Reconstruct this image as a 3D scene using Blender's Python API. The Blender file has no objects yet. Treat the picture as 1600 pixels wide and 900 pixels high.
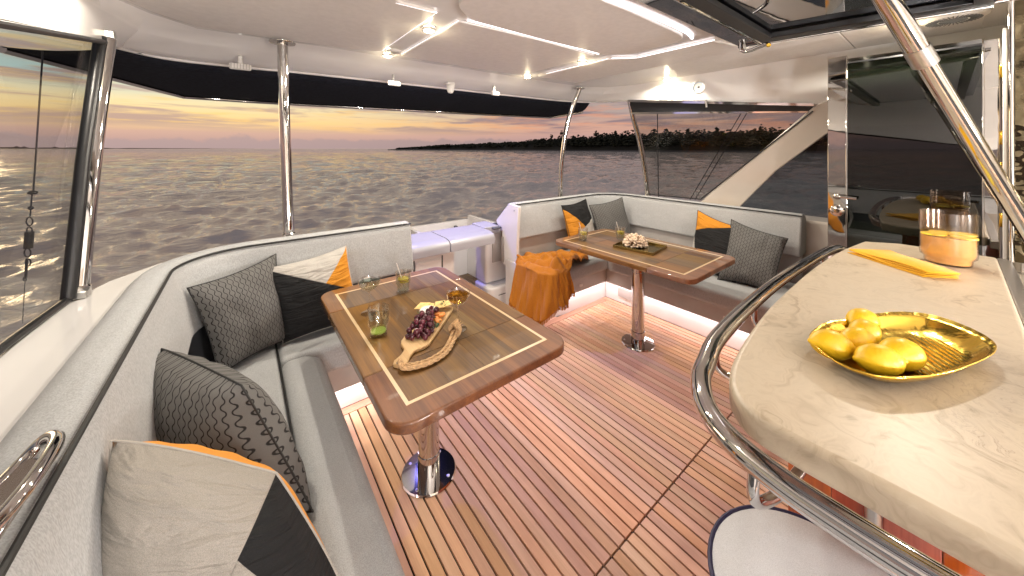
import bpy, bmesh, math, random
import numpy as np
from mathutils import Vector, Matrix, noise
random.seed(7)
R = math.radians
sc = bpy.context.scene
col = sc.collection

# ------------------------------------------------------------ camera, world, light
FX, FY = math.sin(R(38.07)), math.cos(R(38.07))
cam = bpy.data.objects.new('camera', bpy.data.cameras.new('camera'))
col.objects.link(cam)
cam.location = (0, 0, 1.5)
cam.rotation_euler = (R(90), 0, R(-38.07))
cam.data.sensor_width = 36
cam.data.lens = 12.15
cam.data.shift_y = -0.13625
cam.data.clip_start = 0.02
cam.data.clip_end = 30000
sc.camera = cam
sc.view_settings.view_transform = 'Standard'
sc.view_settings.look = 'None'
sc.view_settings.exposure = 0.55
sc.view_settings.gamma = 1
sc.cycles.use_denoising = True
sc.cycles.max_bounces = 10
sc.cycles.transparent_max_bounces = 16
sc.cycles.sample_clamp_indirect = 4.0
sc.cycles.caustics_reflective = False
sc.cycles.caustics_refractive = False


def S(r, g, b, a=1.0):      # sRGB 0-255 to linear
    f = lambda c: (c / 255) / 12.92 if c <= 10 else ((c / 255 + 0.055) / 1.055) ** 2.4
    return (f(r), f(g), f(b), a)


class N:                    # tiny node helper
    def __init__(s, tree):
        s.t = tree; s.n = tree.nodes; s.l = tree.links

    def add(s, typ, ins=None, **kw):
        n = s.n.new(typ)
        for k, v in kw.items():
            setattr(n, k, v)
        for k, v in (ins or {}).items():
            if isinstance(v, bpy.types.NodeSocket):
                s.l.new(v, n.inputs[k])
            else:
                n.inputs[k].default_value = v
        return n

    def math(s, op, a, b=0.0, c=0.0, clamp=False):
        n = s.add('ShaderNodeMath', {0: a, 1: b, 2: c}, operation=op, use_clamp=clamp)
        return n.outputs[0]

    def mix(s, f, a, b):
        n = s.add('ShaderNodeMix', data_type='RGBA')
        for i, v in ((0, f), (6, a), (7, b)):
            if isinstance(v, bpy.types.NodeSocket): s.l.new(v, n.inputs[i])
            else: n.inputs[i].default_value = v
        return n.outputs[2]

    def ramp(s, f, stops, interp='LINEAR'):
        n = s.add('ShaderNodeValToRGB', {0: f})
        cr = n.color_ramp; cr.interpolation = interp
        while len(cr.elements) < len(stops): cr.elements.new(0.5)
        for e, (p, c) in zip(cr.elements, stops):
            e.position = p; e.color = c
        return n.outputs[0]

    def ss(s, x, a, b):     # smoothstep
        n = s.add('ShaderNodeMapRange', {0: x, 1: a, 2: b, 3: 0.0, 4: 1.0}, interpolation_type='SMOOTHSTEP')
        return n.outputs[0]


SUN_AZ = R(38.07 - 62)      # clockwise from +Y; far left of the frame, beyond the port quarter
w = bpy.data.worlds.new('World'); sc.world = w; w.use_nodes = True
k = N(w.node_tree)
bg = k.n['Background']
tc = k.add('ShaderNodeTexCoord').outputs['Generated']
sep = k.add('ShaderNodeSeparateXYZ', {0: tc})
z = sep.outputs[2]
hx, hy = math.sin(SUN_AZ), math.cos(SUN_AZ)
glow = k.math('ADD', k.math('MULTIPLY', sep.outputs[0], hx), k.math('MULTIPLY', sep.outputs[1], hy))
g = k.ss(glow, 0.30, 1.0)
warm = k.ramp(z, [(0.0, S(176, 146, 146)), (0.035, S(212, 172, 152)), (0.062, S(255, 214, 142)), (0.095, S(246, 224, 172)),
                  (0.135, S(190, 212, 204)), (0.22, S(206, 196, 170)), (0.45, S(168, 142, 122)), (1.0, S(100, 92, 96))])
cool = k.ramp(z, [(0.0, S(150, 128, 130)), (0.03, S(190, 152, 144)), (0.06, S(206, 160, 140)), (0.10, S(176, 156, 148)),
                  (0.20, S(158, 146, 142)), (0.4, S(130, 126, 130)), (1.0, S(88, 91, 104))])
base = k.mix(g, cool, warm)
mp = k.add('ShaderNodeMapping', {0: tc, 3: (2.2, 2.2, 26.0)})
n1 = k.add('ShaderNodeTexNoise', {'Vector': mp.outputs[0], 'Scale': 1.6, 'Detail': 7.0, 'Roughness': 0.58, 'Distortion': 0.4})
band = k.math('MULTIPLY', k.ss(z, 0.03, 0.06), k.math('SUBTRACT', 1.0, k.ss(z, 0.14, 0.34)))
cl = k.math('MULTIPLY', k.ss(n1.outputs[0], 0.44, 0.60), band)
ccol = k.mix(g, S(136, 118, 124), S(188, 158, 146))
c1 = k.mix(k.math('MULTIPLY', cl, 0.9), base, ccol)
mp3 = k.add('ShaderNodeMapping', {0: tc, 1: (3, 1, 2), 3: (3.0, 3.0, 34.0)})
n3 = k.add('ShaderNodeTexNoise', {'Vector': mp3.outputs[0], 'Scale': 2.0, 'Detail': 6.0, 'Roughness': 0.6})
c1 = k.mix(k.math('MULTIPLY', k.math('MULTIPLY', k.ss(n3.outputs[0], 0.5, 0.66), band), 0.55), c1, k.mix(g, S(224, 152, 118), S(255, 208, 120)))
# heaped grey-mauve cloud bank low on the horizon
mp2 = k.add('ShaderNodeMapping', {0: tc, 3: (9.0, 9.0, 9.0)})
n2 = k.add('ShaderNodeTexNoise', {'Vector': mp2.outputs[0], 'Scale': 1.3, 'Detail': 5.0, 'Roughness': 0.6})
top = k.math('ADD', k.math('MULTIPLY', n2.outputs[0], 0.055), -0.006)
bank = k.math('SUBTRACT', 1.0, k.ss(k.math('SUBTRACT', z, top), -0.004, 0.004))
c2 = k.mix(k.math('MULTIPLY', bank, 0.8), c1, k.mix(g, S(150, 130, 130), S(178, 154, 150)))
k.l.new(c2, bg.inputs[0])
bg.inputs[1].default_value = 0.78

sun = bpy.data.lights.new('sun', 'SUN'); sun.energy = 0.15; sun.angle = R(12); sun.color = (1, 0.72, 0.42)
so = bpy.data.objects.new('sun', sun); col.objects.link(so)
so.rotation_euler = (R(86), 0, R(180) - SUN_AZ)
so.location = (-3, 6, 3)


# ------------------------------------------------------------ helpers
ORG = {}


def tag(o, label=None, cat=None, group=None, kind=None):
    if label: o['label'] = label
    if cat: o['category'] = cat
    if group: o['group'] = group
    if kind: o['kind'] = kind
    return o


def empty(name, loc, label=None, cat=None, group=None, parent=None):
    o = bpy.data.objects.new(name, None); col.objects.link(o)
    o.empty_display_size = 0.1
    po = ORG[parent.name] if parent else Vector()
    o.location = Vector(loc) - po
    if parent: o.parent = parent
    ORG[o.name] = Vector(loc)
    return tag(o, label, cat, group)


def mesh(name, vs, fs, mat, parent=None, smooth=False, bevel=0, seg=2, sub=0, uv=None, fix=True, local=False):
    vs = [Vector(v) for v in vs]
    if parent: org = ORG[parent.name] if not local else Vector()
    else:
        xs = [v.x for v in vs]; ys = [v.y for v in vs]
        org = Vector(((min(xs) + max(xs)) / 2, (min(ys) + max(ys)) / 2, min(v.z for v in vs)))
    me = bpy.data.meshes.new(name)
    me.from_pydata([v - org for v in vs], [], fs)
    if uv:
        l = me.uv_layers.new(name='UVMap')
        for lp in me.loops: l.data[lp.index].uv = uv[lp.vertex_index]
    if fix:
        bm = bmesh.new(); bm.from_mesh(me)
        bmesh.ops.recalc_face_normals(bm, faces=bm.faces); bm.to_mesh(me); bm.free()
    for m in (mat if isinstance(mat, (list, tuple)) else [mat]): me.materials.append(m)
    if smooth or bevel:
        me.polygons.foreach_set('use_smooth', [True] * len(me.polygons))
        if smooth != 'all':
            me.set_sharp_from_angle(angle=R(38))
    o = bpy.data.objects.new(name, me); col.objects.link(o)
    if parent:
        o.parent = parent
        ORG[o.name] = org
    else:
        o.location = org; ORG[o.name] = org
    if bevel:
        b = o.modifiers.new('bevel', 'BEVEL'); b.width = bevel; b.segments = seg; b.limit_method = 'ANGLE'; b.angle_limit = R(35)
        b.harden_normals = False
    if sub:
        s = o.modifiers.new('sub', 'SUBSURF'); s.levels = sub; s.render_levels = sub
    return o


BF = [(0, 3, 2, 1), (4, 5, 6, 7), (0, 1, 5, 4), (1, 2, 6, 5), (2, 3, 7, 6), (3, 0, 4, 7)]


def box(name, x, y, z, mat, parent=None, bevel=0, seg=2, **kw):
    v = [(x[0], y[0], z[0]), (x[1], y[0], z[0]), (x[1], y[1], z[0]), (x[0], y[1], z[0]),
         (x[0], y[0], z[1]), (x[1], y[0], z[1]), (x[1], y[1], z[1]), (x[0], y[1], z[1])]
    return mesh(name, v, BF, mat, parent, bevel=bevel, seg=seg, **kw)


def boxes(name, lst, mat, parent=None, bevel=0, **kw):
    vs, fs = [], []
    for (x, y, z) in lst:
        n = len(vs)
        vs += [(x[0], y[0], z[0]), (x[1], y[0], z[0]), (x[1], y[1], z[0]), (x[0], y[1], z[0]),
               (x[0], y[0], z[1]), (x[1], y[0], z[1]), (x[1], y[1], z[1]), (x[0], y[1], z[1])]
        fs += [tuple(n + i for i in f) for f in BF]
    return mesh(name, vs, fs, mat, parent, bevel=bevel, **kw)


def prism(name, pts, z0, z1, mat, parent=None, bevel=0, seg=2, **kw):
    n = len(pts)
    vs = [(p[0], p[1], z0) for p in pts] + [(p[0], p[1], z1) for p in pts]
    fs = [tuple(range(n))[::-1], tuple(range(n, 2 * n))] + [(i, (i + 1) % n, n + (i + 1) % n, n + i) for i in range(n)]
    return mesh(name, vs, fs, mat, parent, bevel=bevel, seg=seg, **kw)


def slab(name, pts, d, mat, parent=None, bevel=0, **kw):     # polygon in 3D with thickness vector d
    n = len(pts); d = Vector(d)
    vs = [Vector(p) for p in pts] + [Vector(p) + d for p in pts]
    fs = [tuple(range(n)), tuple(range(2 * n - 1, n - 1, -1))] + [(i, (i + 1) % n, n + (i + 1) % n, n + i) for i in range(n)]
    return mesh(name, vs, fs, mat, parent, bevel=bevel, **kw)


def rrect(x0, x1, y0, y1, r, n=6, corners=(1, 1, 1, 1)):
    out = []
    for (cx, cy, a0, on, px, py) in ((x1 - r, y1 - r, 0, corners[0], x1, y1), (x0 + r, y1 - r, 90, corners[1], x0, y1),
                                     (x0 + r, y0 + r, 180, corners[2], x0, y0), (x1 - r, y0 + r, 270, corners[3], x1, y0)):
        if on:
            for i in range(n + 1):
                a = R(a0 + 90 * i / n); out.append((cx + r * math.cos(a), cy + r * math.sin(a)))
        else: out.append((px, py))
    return out


def smooth_path(pts, n=8, closed=False):
    P = [Vector(p) for p in pts]; out = []
    m = len(P)
    rng = range(m if closed else m - 1)
    for i in rng:
        if closed: a, b, c, d = P[(i - 1) % m], P[i], P[(i + 1) % m], P[(i + 2) % m]
        else: a, b, c, d = P[max(i - 1, 0)], P[i], P[i + 1], P[min(i + 2, m - 1)]
        for j in range(n):
            t = j / n
            out.append(0.5 * ((2 * b) + (c - a) * t + (2 * a - 5 * b + 4 * c - d) * t * t + (3 * b - a - 3 * c + d) * t ** 3))
    if not closed: out.append(P[-1])
    return out


def tube_geo(path, r, seg=10, closed=False, caps=True):
    P = [Vector(p) for p in path]; m = len(P)
    rad = r if callable(r) else (lambda i: r)
    vs, fs = [], []
    up = None
    for i in range(m):
        if closed: t = P[(i + 1) % m] - P[(i - 1) % m]
        else: t = P[min(i + 1, m - 1)] - P[max(i - 1, 0)]
        t.normalize()
        if up is None:
            up = Vector((0, 0, 1)) if abs(t.z) < 0.9 else Vector((1, 0, 0))
        a = (up - t * up.dot(t)).normalized(); up = a
        b = t.cross(a)
        for j in range(seg):
            q = 2 * math.pi * j / seg
            vs.append(P[i] + (a * math.cos(q) + b * math.sin(q)) * rad(i))
    for i in range(m if closed else m - 1):
        for j in range(seg):
            i2 = (i + 1) % m
            fs.append((i * seg + j, i * seg + (j + 1) % seg, i2 * seg + (j + 1) % seg, i2 * seg + j))
    if caps and not closed:
        fs.append(tuple(range(seg))[::-1]); fs.append(tuple(range((m - 1) * seg, m * seg)))
    return vs, fs


def tube(name, path, r, mat, parent=None, seg=12, closed=False, **kw):
    v, f = tube_geo(path, r, seg, closed)
    return mesh(name, v, f, mat, parent, smooth=True, **kw)


def lathe(name, prof, mat, parent=None, c=(0, 0, 0), seg=32, closed=False, **kw):
    vs, fs = [], []
    m = len(prof)
    for (r, z) in prof:
        for j in range(seg):
            a = 2 * math.pi * j / seg
            vs.append((c[0] + max(r, 1e-5) * math.cos(a), c[1] + max(r, 1e-5) * math.sin(a), c[2] + z))
    for i in range(m - 1 + (1 if closed else 0)):
        i2 = (i + 1) % m
        for j in range(seg):
            fs.append((i * seg + j, i * seg + (j + 1) % seg, i2 * seg + (j + 1) % seg, i2 * seg + j))
    if not closed:
        if prof[0][0] > 1e-4: fs.append(tuple(range(seg))[::-1])
        if prof[-1][0] > 1e-4: fs.append(tuple(range((m - 1) * seg, m * seg)))
    return mesh(name, vs, fs, mat, parent, smooth=True, **kw)


def offset_path(path, sgn):          # 2D left normals
    out = []
    for i, p in enumerate(path):
        a = Vector(path[max(i - 1, 0)]); b = Vector(path[min(i + 1, len(path) - 1)])
        t = (b - a).normalized(); out.append(Vector((-t.y, t.x)) * sgn)
    return out


def sweep(name, path, sgn, prof, mat, parent=None, bevel=0, dz=None, smooth=True, **kw):
    """prof: closed list of (n, z), n measured towards the seat side"""
    nr = offset_path(path, sgn)
    vs, fs = [], []
    m = len(prof)
    for p, n_ in zip(path, nr):
        for (n, z) in prof:
            vs.append((p[0] + n_.x * n, p[1] + n_.y * n, z))
    for i in range(len(path) - 1):
        for j in range(m):
            fs.append((i * m + j, i * m + (j + 1) % m, (i + 1) * m + (j + 1) % m, (i + 1) * m + j))
    fs.append(tuple(range(m))); fs.append(tuple(range((len(path) - 1) * m, len(path) * m)))
    return mesh(name, vs, fs, mat, parent, smooth=smooth, bevel=bevel, **kw)


def round_poly(pts, r, n=5):         # round corners of closed polygon (2D)
    out = []; m = len(pts)
    for i in range(m):
        p = Vector(pts[i][:2]); a = Vector(pts[i - 1][:2]); b = Vector(pts[(i + 1) % m][:2])
        rr = pts[i][2] if len(pts[i]) > 2 else r
        if rr <= 0: out.append(tuple(p)); continue
        ra = min(rr, (a - p).length * .49); rb = min(rr, (b - p).length * .49)
        s = p + (a - p).normalized() * ra; e = p + (b - p).normalized() * rb
        for j in range(n + 1):
            t = j / n; q = s * (1 - t) ** 2 + p * 2 * t * (1 - t) + e * t * t; out.append((q.x, q.y))
    return out


def lpath(x, y, xe, r, sgn, y0, n=8):  # L-shaped plan path: runs along +Y at x, rounds the corner, then along X at y to xe
    out = [(x, y0)]
    steps = 10
    for i in range(1, steps): out.append((x, y0 + (y - r - y0) * i / steps))
    cx = x + sgn * r
    for i in range(n + 1):
        a = R(90 * i / n); out.append((cx - sgn * r * math.cos(a), y - r + r * math.sin(a)))
    for i in range(1, 7): out.append((cx + (xe - cx) * i / 6, y))
    return out


def light(name, typ, loc, energy, color=(1, 1, 1), rot=(0, 0, 0), parent=None, **kw):
    l = bpy.data.lights.new(name, typ); l.energy = energy; l.color = color
    for a, b in kw.items(): setattr(l, a, b)
    o = bpy.data.objects.new(name, l); col.objects.link(o)
    o.location = Vector(loc) - (ORG[parent.name] if parent else Vector()); o.rotation_euler = rot
    if parent: o.parent = parent
    return o


def copy_tree(o, loc=None, parent=None, **t):
    c = o.copy(); col.objects.link(c)
    if parent: c.parent = parent
    if loc is not None: c.location = loc
    for ch in list(o.children): copy_tree(ch, parent=c)
    tag(c, **t)
    ORG[c.name] = Vector(c.location)
    return c


# ------------------------------------------------------------ materials
def mat(name, color, rough=0.5, metal=0.0, bump=None, coat=0.0, coat_rough=0.03, spec=0.5, vary=None, sheen=0, emit=None, es=0, aniso=0):
    m = bpy.data.materials.new(name); m.use_nodes = True
    k = N(m.node_tree); b = k.n['Principled BSDF']
    b.inputs['Base Color'].default_value = color
    b.inputs['Roughness'].default_value = rough
    b.inputs['Metallic'].default_value = metal
    b.inputs['Coat Weight'].default_value = coat
    b.inputs['Coat Roughness'].default_value = coat_rough
    b.inputs['Specular IOR Level'].default_value = spec
    if sheen: b.inputs['Sheen Weight'].default_value = sheen
    if emit: b.inputs['Emission Color'].default_value = emit; b.inputs['Emission Strength'].default_value = es
    tc = k.add('ShaderNodeTexCoord').outputs['Object']
    if vary:      # (scale, amount)
        n = k.add('ShaderNodeTexNoise', {'Vector': tc, 'Scale': vary[0], 'Detail': 5.0})
        f = k.ss(n.outputs[0], 0.3, 0.7)
        lo = tuple(c * (1 - vary[1]) for c in color[:3]) + (1,); hi = tuple(min(1, c * (1 + vary[1])) for c in color[:3]) + (1,)
        k.l.new(k.mix(f, lo, hi), b.inputs['Base Color'])
    if bump:      # (scale, strength, distance)
        n = k.add('ShaderNodeTexNoise', {'Vector': tc, 'Scale': bump[0], 'Detail': 3.0})
        bp = k.add('ShaderNodeBump', {'Height': n.outputs[0], 'Strength': bump[1], 'Distance': bump[2]})
        k.l.new(bp.outputs[0], b.inputs['Normal'])
    return m


def fabric(name, color, amt=0.18, scale=420, stretch=(1, 1, 0.25), rough=0.9):
    m = bpy.data.materials.new(name); m.use_nodes = True
    k = N(m.node_tree); b = k.n['Principled BSDF']
    b.inputs['Roughness'].default_value = rough; b.inputs['Specular IOR Level'].default_value = 0.2
    b.inputs['Sheen Weight'].default_value = 0.15
    tc = k.add('ShaderNodeTexCoord').outputs['Object']
    mp = k.add('ShaderNodeMapping', {0: tc, 3: stretch})
    n = k.add('ShaderNodeTexNoise', {'Vector': mp.outputs[0], 'Scale': scale, 'Detail': 2.0})
    n2 = k.add('ShaderNodeTexNoise', {'Vector': tc, 'Scale': scale * 0.16, 'Detail': 3.0, 'Roughness': .7})
    n3 = k.add('ShaderNodeTexNoise', {'Vector': tc, 'Scale': 7.0, 'Detail': 3.0})
    f = k.math('ADD', k.math('MULTIPLY', n.outputs[0], 0.75), k.math('ADD', k.math('MULTIPLY', n2.outputs[0], 0.15), k.math('MULTIPLY', n3.outputs[0], 0.1)))
    lo = tuple(c * (1 - amt * 2) for c in color[:3]) + (1,); hi = tuple(min(1, c * (1 + amt * 2)) for c in color[:3]) + (1,)
    k.l.new(k.mix(k.ss(f, 0.3, 0.7), lo, hi), b.inputs['Base Color'])
    bp = k.add('ShaderNodeBump', {'Height': f, 'Strength': 0.35, 'Distance': 0.002})
    bp2 = k.add('ShaderNodeBump', {'Height': n3.outputs[0], 'Strength': 0.35, 'Distance': 0.02, 'Normal': bp.outputs[0]})
    k.l.new(bp2.outputs[0], b.inputs['Normal'])
    return m


def thin_glass(name, tint=(1, 1, 1, 1), ior=1.45, rough=0.0, gl=1.0):
    m = bpy.data.materials.new(name); m.use_nodes = True
    k = N(m.node_tree); k.n.remove(k.n['Principled BSDF']); out = k.n['Material Output']
    t = k.add('ShaderNodeBsdfTransparent', {0: tint}); g_ = k.add('ShaderNodeBsdfGlossy', {0: (gl, gl, gl, 1), 'Roughness': rough})
    f0 = ((ior - 1) / (ior + 1)) ** 2
    fc = k.add('ShaderNodeLayerWeight', {0: 0.5}).outputs['Facing']
    fr = k.math('MULTIPLY_ADD', k.math('POWER', fc, 5.0), 1 - f0, f0, clamp=True)
    mx = k.add('ShaderNodeMixShader', {0: fr, 1: t.outputs[0], 2: g_.outputs[0]})
    k.l.new(mx.outputs[0], out.inputs[0])
    return m


def wood(name, c1, c2, rough=0.35, coat=0.0, scale=1.0, axis=1, rnd=0.0, fine=1.0, coat_rough=0.02):
    m = bpy.data.materials.new(name); m.use_nodes = True
    k = N(m.node_tree); b = k.n['Principled BSDF']
    tc = k.add('ShaderNodeTexCoord').outputs['Object']
    st = [14.0, 14.0, 14.0]; st[axis] = 0.9
    oi = k.add('ShaderNodeObjectInfo').outputs['Random']
    cx = k.add('ShaderNodeCombineXYZ', {0: k.math('MULTIPLY', oi, 37.0), 1: k.math('MULTIPLY', oi, 17.0), 2: 0.0})
    av = k.add('ShaderNodeVectorMath', {0: tc, 1: cx.outputs[0]}, operation='ADD')
    mp = k.add('ShaderNodeMapping', {0: av.outputs[0], 3: st})
    n = k.add('ShaderNodeTexNoise', {'Vector': mp.outputs[0], 'Scale': 1.3 * scale, 'Detail': 6.0, 'Roughness': 0.6, 'Distortion': 0.6})
    st2 = [260.0, 260.0, 260.0]; st2[axis] = 5
    mp2 = k.add('ShaderNodeMapping', {0: av.outputs[0], 3: st2})
    n2 = k.add('ShaderNodeTexNoise', {'Vector': mp2.outputs[0], 'Scale': 1.0 * scale, 'Detail': 2.0})
    f = k.math('ADD', k.math('MULTIPLY', n.outputs[0], 0.75), k.math('MULTIPLY', n2.outputs[0], 0.25 * fine))
    f = k.ss(f, 0.33, 0.66)
    cc = k.mix(f, c1, c2)
    if rnd:
        hv = k.add('ShaderNodeHueSaturation', {'Hue': k.math('MULTIPLY_ADD', oi, 0.02, 0.49), 'Saturation': k.math('MULTIPLY_ADD', k.math('FRACT', k.math('MULTIPLY', oi, 7.31)), 0.25, 0.87),
                                              'Value': k.math('MULTIPLY_ADD', k.math('FRACT', k.math('MULTIPLY', oi, 3.77)), rnd, 1 - rnd / 2), 'Color': cc})
        cc = hv.outputs[0]
    k.l.new(cc, b.inputs['Base Color'])
    b.inputs['Roughness'].default_value = rough
    if not coat: b.inputs['Specular IOR Level'].default_value = 0.22
    b.inputs['Coat Weight'].default_value = coat; b.inputs['Coat Roughness'].default_value = coat_rough
    bp = k.add('ShaderNodeBump', {'Height': n2.outputs[0], 'Strength': 0.15 if not coat else 0.02, 'Distance': 0.001})
    k.l.new(bp.outputs[0], b.inputs['Normal'])
    return m


M = {}
M['chrome'] = mat('polished_steel', (0.60, 0.585, 0.57, 1), 0.05, 1.0)
M['door_steel'] = mat('mirror_steel', (.58, .56, .53, 1), .025, 1.0, bump=(2.5, .12, .02))
M['chrome_wavy'] = mat('wavy_polished_steel', (0.14, 0.115, 0.07, 1), 0.05, 1.0, bump=(5, 0.6, 0.05))
M['brushed'] = mat('satin_steel', (0.55, 0.54, 0.52, 1), 0.3, 1.0)
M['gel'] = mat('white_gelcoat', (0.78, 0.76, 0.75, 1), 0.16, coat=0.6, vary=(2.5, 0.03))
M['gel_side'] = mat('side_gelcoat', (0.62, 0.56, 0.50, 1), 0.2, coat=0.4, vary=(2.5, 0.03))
M['ceil'] = mat('ceiling_vinyl', (0.80, 0.765, 0.735, 1), 0.45, vary=(30, 0.03), bump=(260, 0.15, 0.001))
M['ceil_frame'] = mat('ceiling_gelcoat', (0.86, 0.84, 0.82, 1), 0.22, coat=0.5, vary=(3, 0.03))
M['base_grey'] = mat('seat_base_grey', (0.44, 0.41, 0.39, 1), 0.4, vary=(6, 0.06))
M['dark_grey'] = mat('dark_grey_panel', (0.07, 0.072, 0.078, 1), 0.4)
M['black'] = mat('black_trim', (0.012, 0.012, 0.013, 1), 0.35)
M['rubber'] = mat('black_sealant', (0.010, 0.008, 0.008, 1), 0.6)
M['awning'] = mat('navy_black_canvas', (0.020, 0.022, 0.031, 1), 0.85, spec=0.15, bump=(400, 0.4, 0.002), vary=(30, 0.3))
M['sofa'] = fabric('light_grey_upholstery', (0.40, 0.405, 0.41, 1), 0.09, 380)
M['stool'] = fabric('pale_grey_upholstery', (0.62, 0.62, 0.65, 1), 0.06, 700, (1, 1, 1))
M['piping'] = mat('black_piping', (0.012, 0.012, 0.012, 1), 0.6)
M['teak'] = wood('teak_plank', (0.60, 0.355, 0.225, 1), (0.72, 0.45, 0.295, 1), 0.66, rnd=0.24, scale=1.0)
M['teak_x'] = wood('teak_margin', (0.46, 0.24, 0.14, 1), (0.60, 0.34, 0.21, 1), 0.5, rnd=0.1, axis=0)
M['teak_dark'] = wood('dark_teak', (0.10, 0.07, 0.05, 1), (0.18, 0.12, 0.08, 1), 0.6, rnd=0.2, axis=0)  # darker brown than the main deck planks
M['table_in'] = wood('varnished_walnut', (0.080, 0.032, 0.004, 1), (0.20, 0.088, 0.008, 1), 0.6, coat=1.0, rnd=0.25, scale=0.7)
M['table_edge'] = wood('varnished_walnut_border', (0.115, 0.038, 0.006, 1), (0.25, 0.092, 0.010, 1), 0.6, coat=1.0, rnd=0.1, scale=0.9)
M['maple'] = mat('maple_inlay', (0.72, 0.52, 0.30, 1), 0.3, coat=1.0)
M['mahogany'] = wood('red_mahogany', (0.28, 0.035, 0.008, 1), (0.50, 0.085, 0.018, 1), 0.3, coat=1.0, axis=2, rnd=0.2)
M['oak'] = wood('pale_wood', (0.50, 0.27, 0.10, 1), (0.68, 0.42, 0.19, 1), 0.45, rnd=0.1)
M['lemon'] = mat('lemon_skin', (0.80, 0.49, 0.014, 1), 0.36, bump=(230, 0.5, 0.0012), vary=(16, 0.10))
M['gold'] = mat('hammered_gold', (0.88, 0.58, 0.09, 1), 0.17, 1.0, bump=(20, 0.3, 0.010))
M['napkin'] = fabric('mustard_linen', (0.78, 0.42, 0.02, 1), 0.08, 900)
M['blanket'] = fabric('burnt_orange_wool', (0.42, 0.155, 0.020, 1), 0.10, 420, (1, 1, 1), 1.0)
M['blanket'].node_tree.nodes['Principled BSDF'].inputs['Specular IOR Level'].default_value = 0.02
M['brass'] = mat('brass_tray', (0.30, 0.22, 0.08, 1), 0.25, 1.0)
M['coral'] = mat('dried_coral', (0.72, 0.56, 0.42, 1), 0.8, bump=(60, 0.6, 0.004), vary=(40, 0.2))
M['grape'] = mat('red_grape', (0.10, 0.018, 0.030, 1), 0.25, vary=(25, 0.5))
M['cheese'] = mat('white_cheese', (0.80, 0.76, 0.70, 1), 0.6)
M['cracker'] = mat('flat_cracker', (0.74, 0.52, 0.20, 1), 0.7, vary=(50, 0.2), bump=(60, 0.4, 0.003))
M['apricot'] = mat('dried_apricot', (0.65, 0.22, 0.03, 1), 0.5, vary=(40, 0.2))
M['leaf'] = mat('dark_herb', (0.03, 0.07, 0.02, 1), 0.6)
M['rope'] = mat('jute_rope', (0.52, 0.33, 0.17, 1), 0.9, vary=(120, 0.25), bump=(200, 0.6, 0.003))
M['glass'] = thin_glass('clear_glass', (0.95, 0.95, 0.94, 1), 2.3)
M['pane_clear'] = thin_glass('clear_window_glass', (0.97, 0.98, 0.98, 1), 1.3, 0.0, 0.35)
M['pane_tint'] = thin_glass('smoked_window_glass', (0.80, 0.80, 0.77, 1), 1.35, 0.0, 0.6)
M['pane_dark'] = thin_glass('dark_window_glass', (0.50, 0.54, 0.55, 1), 1.4, 0.0, 0.6)
M['door_glass'] = thin_glass('dark_door_glass', (0.15, 0.175, 0.14, 1), 1.8)
M['hatch_glass'] = mat('mirror_tinted_glass', (0.50, 0.52, 0.57, 1), 0.02, 1.0, bump=(3, 0.03, 0.02))
M['drink'] = thin_glass('sparkling_water', (0.86, 0.90, 0.86, 1), 1.33)
M['wine'] = thin_glass('golden_wine', (0.86, 0.70, 0.34, 1), 1.33)
M['juice'] = mat('lemonade', (0.80, 0.54, 0.22, 1), 0.2, vary=(20, 0.10))
M['lemon_slice'] = mat('lemon_slice', (0.88, 0.70, 0.08, 1), 0.4)
M['lime_slice'] = mat('lime_slice', (0.42, 0.62, 0.08, 1), 0.4)
M['straw'] = mat('white_straw', (0.8, 0.75, 0.72, 1), 0.5)
M['led'] = mat('white_led_strip', (0.8, 0.8, 0.8, 1), 0.5, emit=(1.0, 0.93, 0.98, 1), es=1.6)
M['lamp'] = mat('lit_lamp', (1, 1, 1, 1), 0.5, emit=(1.0, 0.88, 0.55, 1), es=30)
M['led_pink'] = mat('pink_white_led', (0.8, 0.8, 0.8, 1), 0.5, emit=(1.0, 0.78, 0.80, 1), es=3)
M['white_plastic'] = mat('white_plastic', (0.74, 0.72, 0.69, 1), 0.35)
M['speaker_cone'] = mat('pale_blue_cone', (0.60, 0.74, 0.88, 1), 0.35)
M['line'] = mat('dark_line', (0.02, 0.02, 0.03, 1), 0.5)
M['blue_cap'] = mat('transom_gelcoat', (0.40, 0.40, 0.44, 1), 0.25, coat=0.3)


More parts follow.
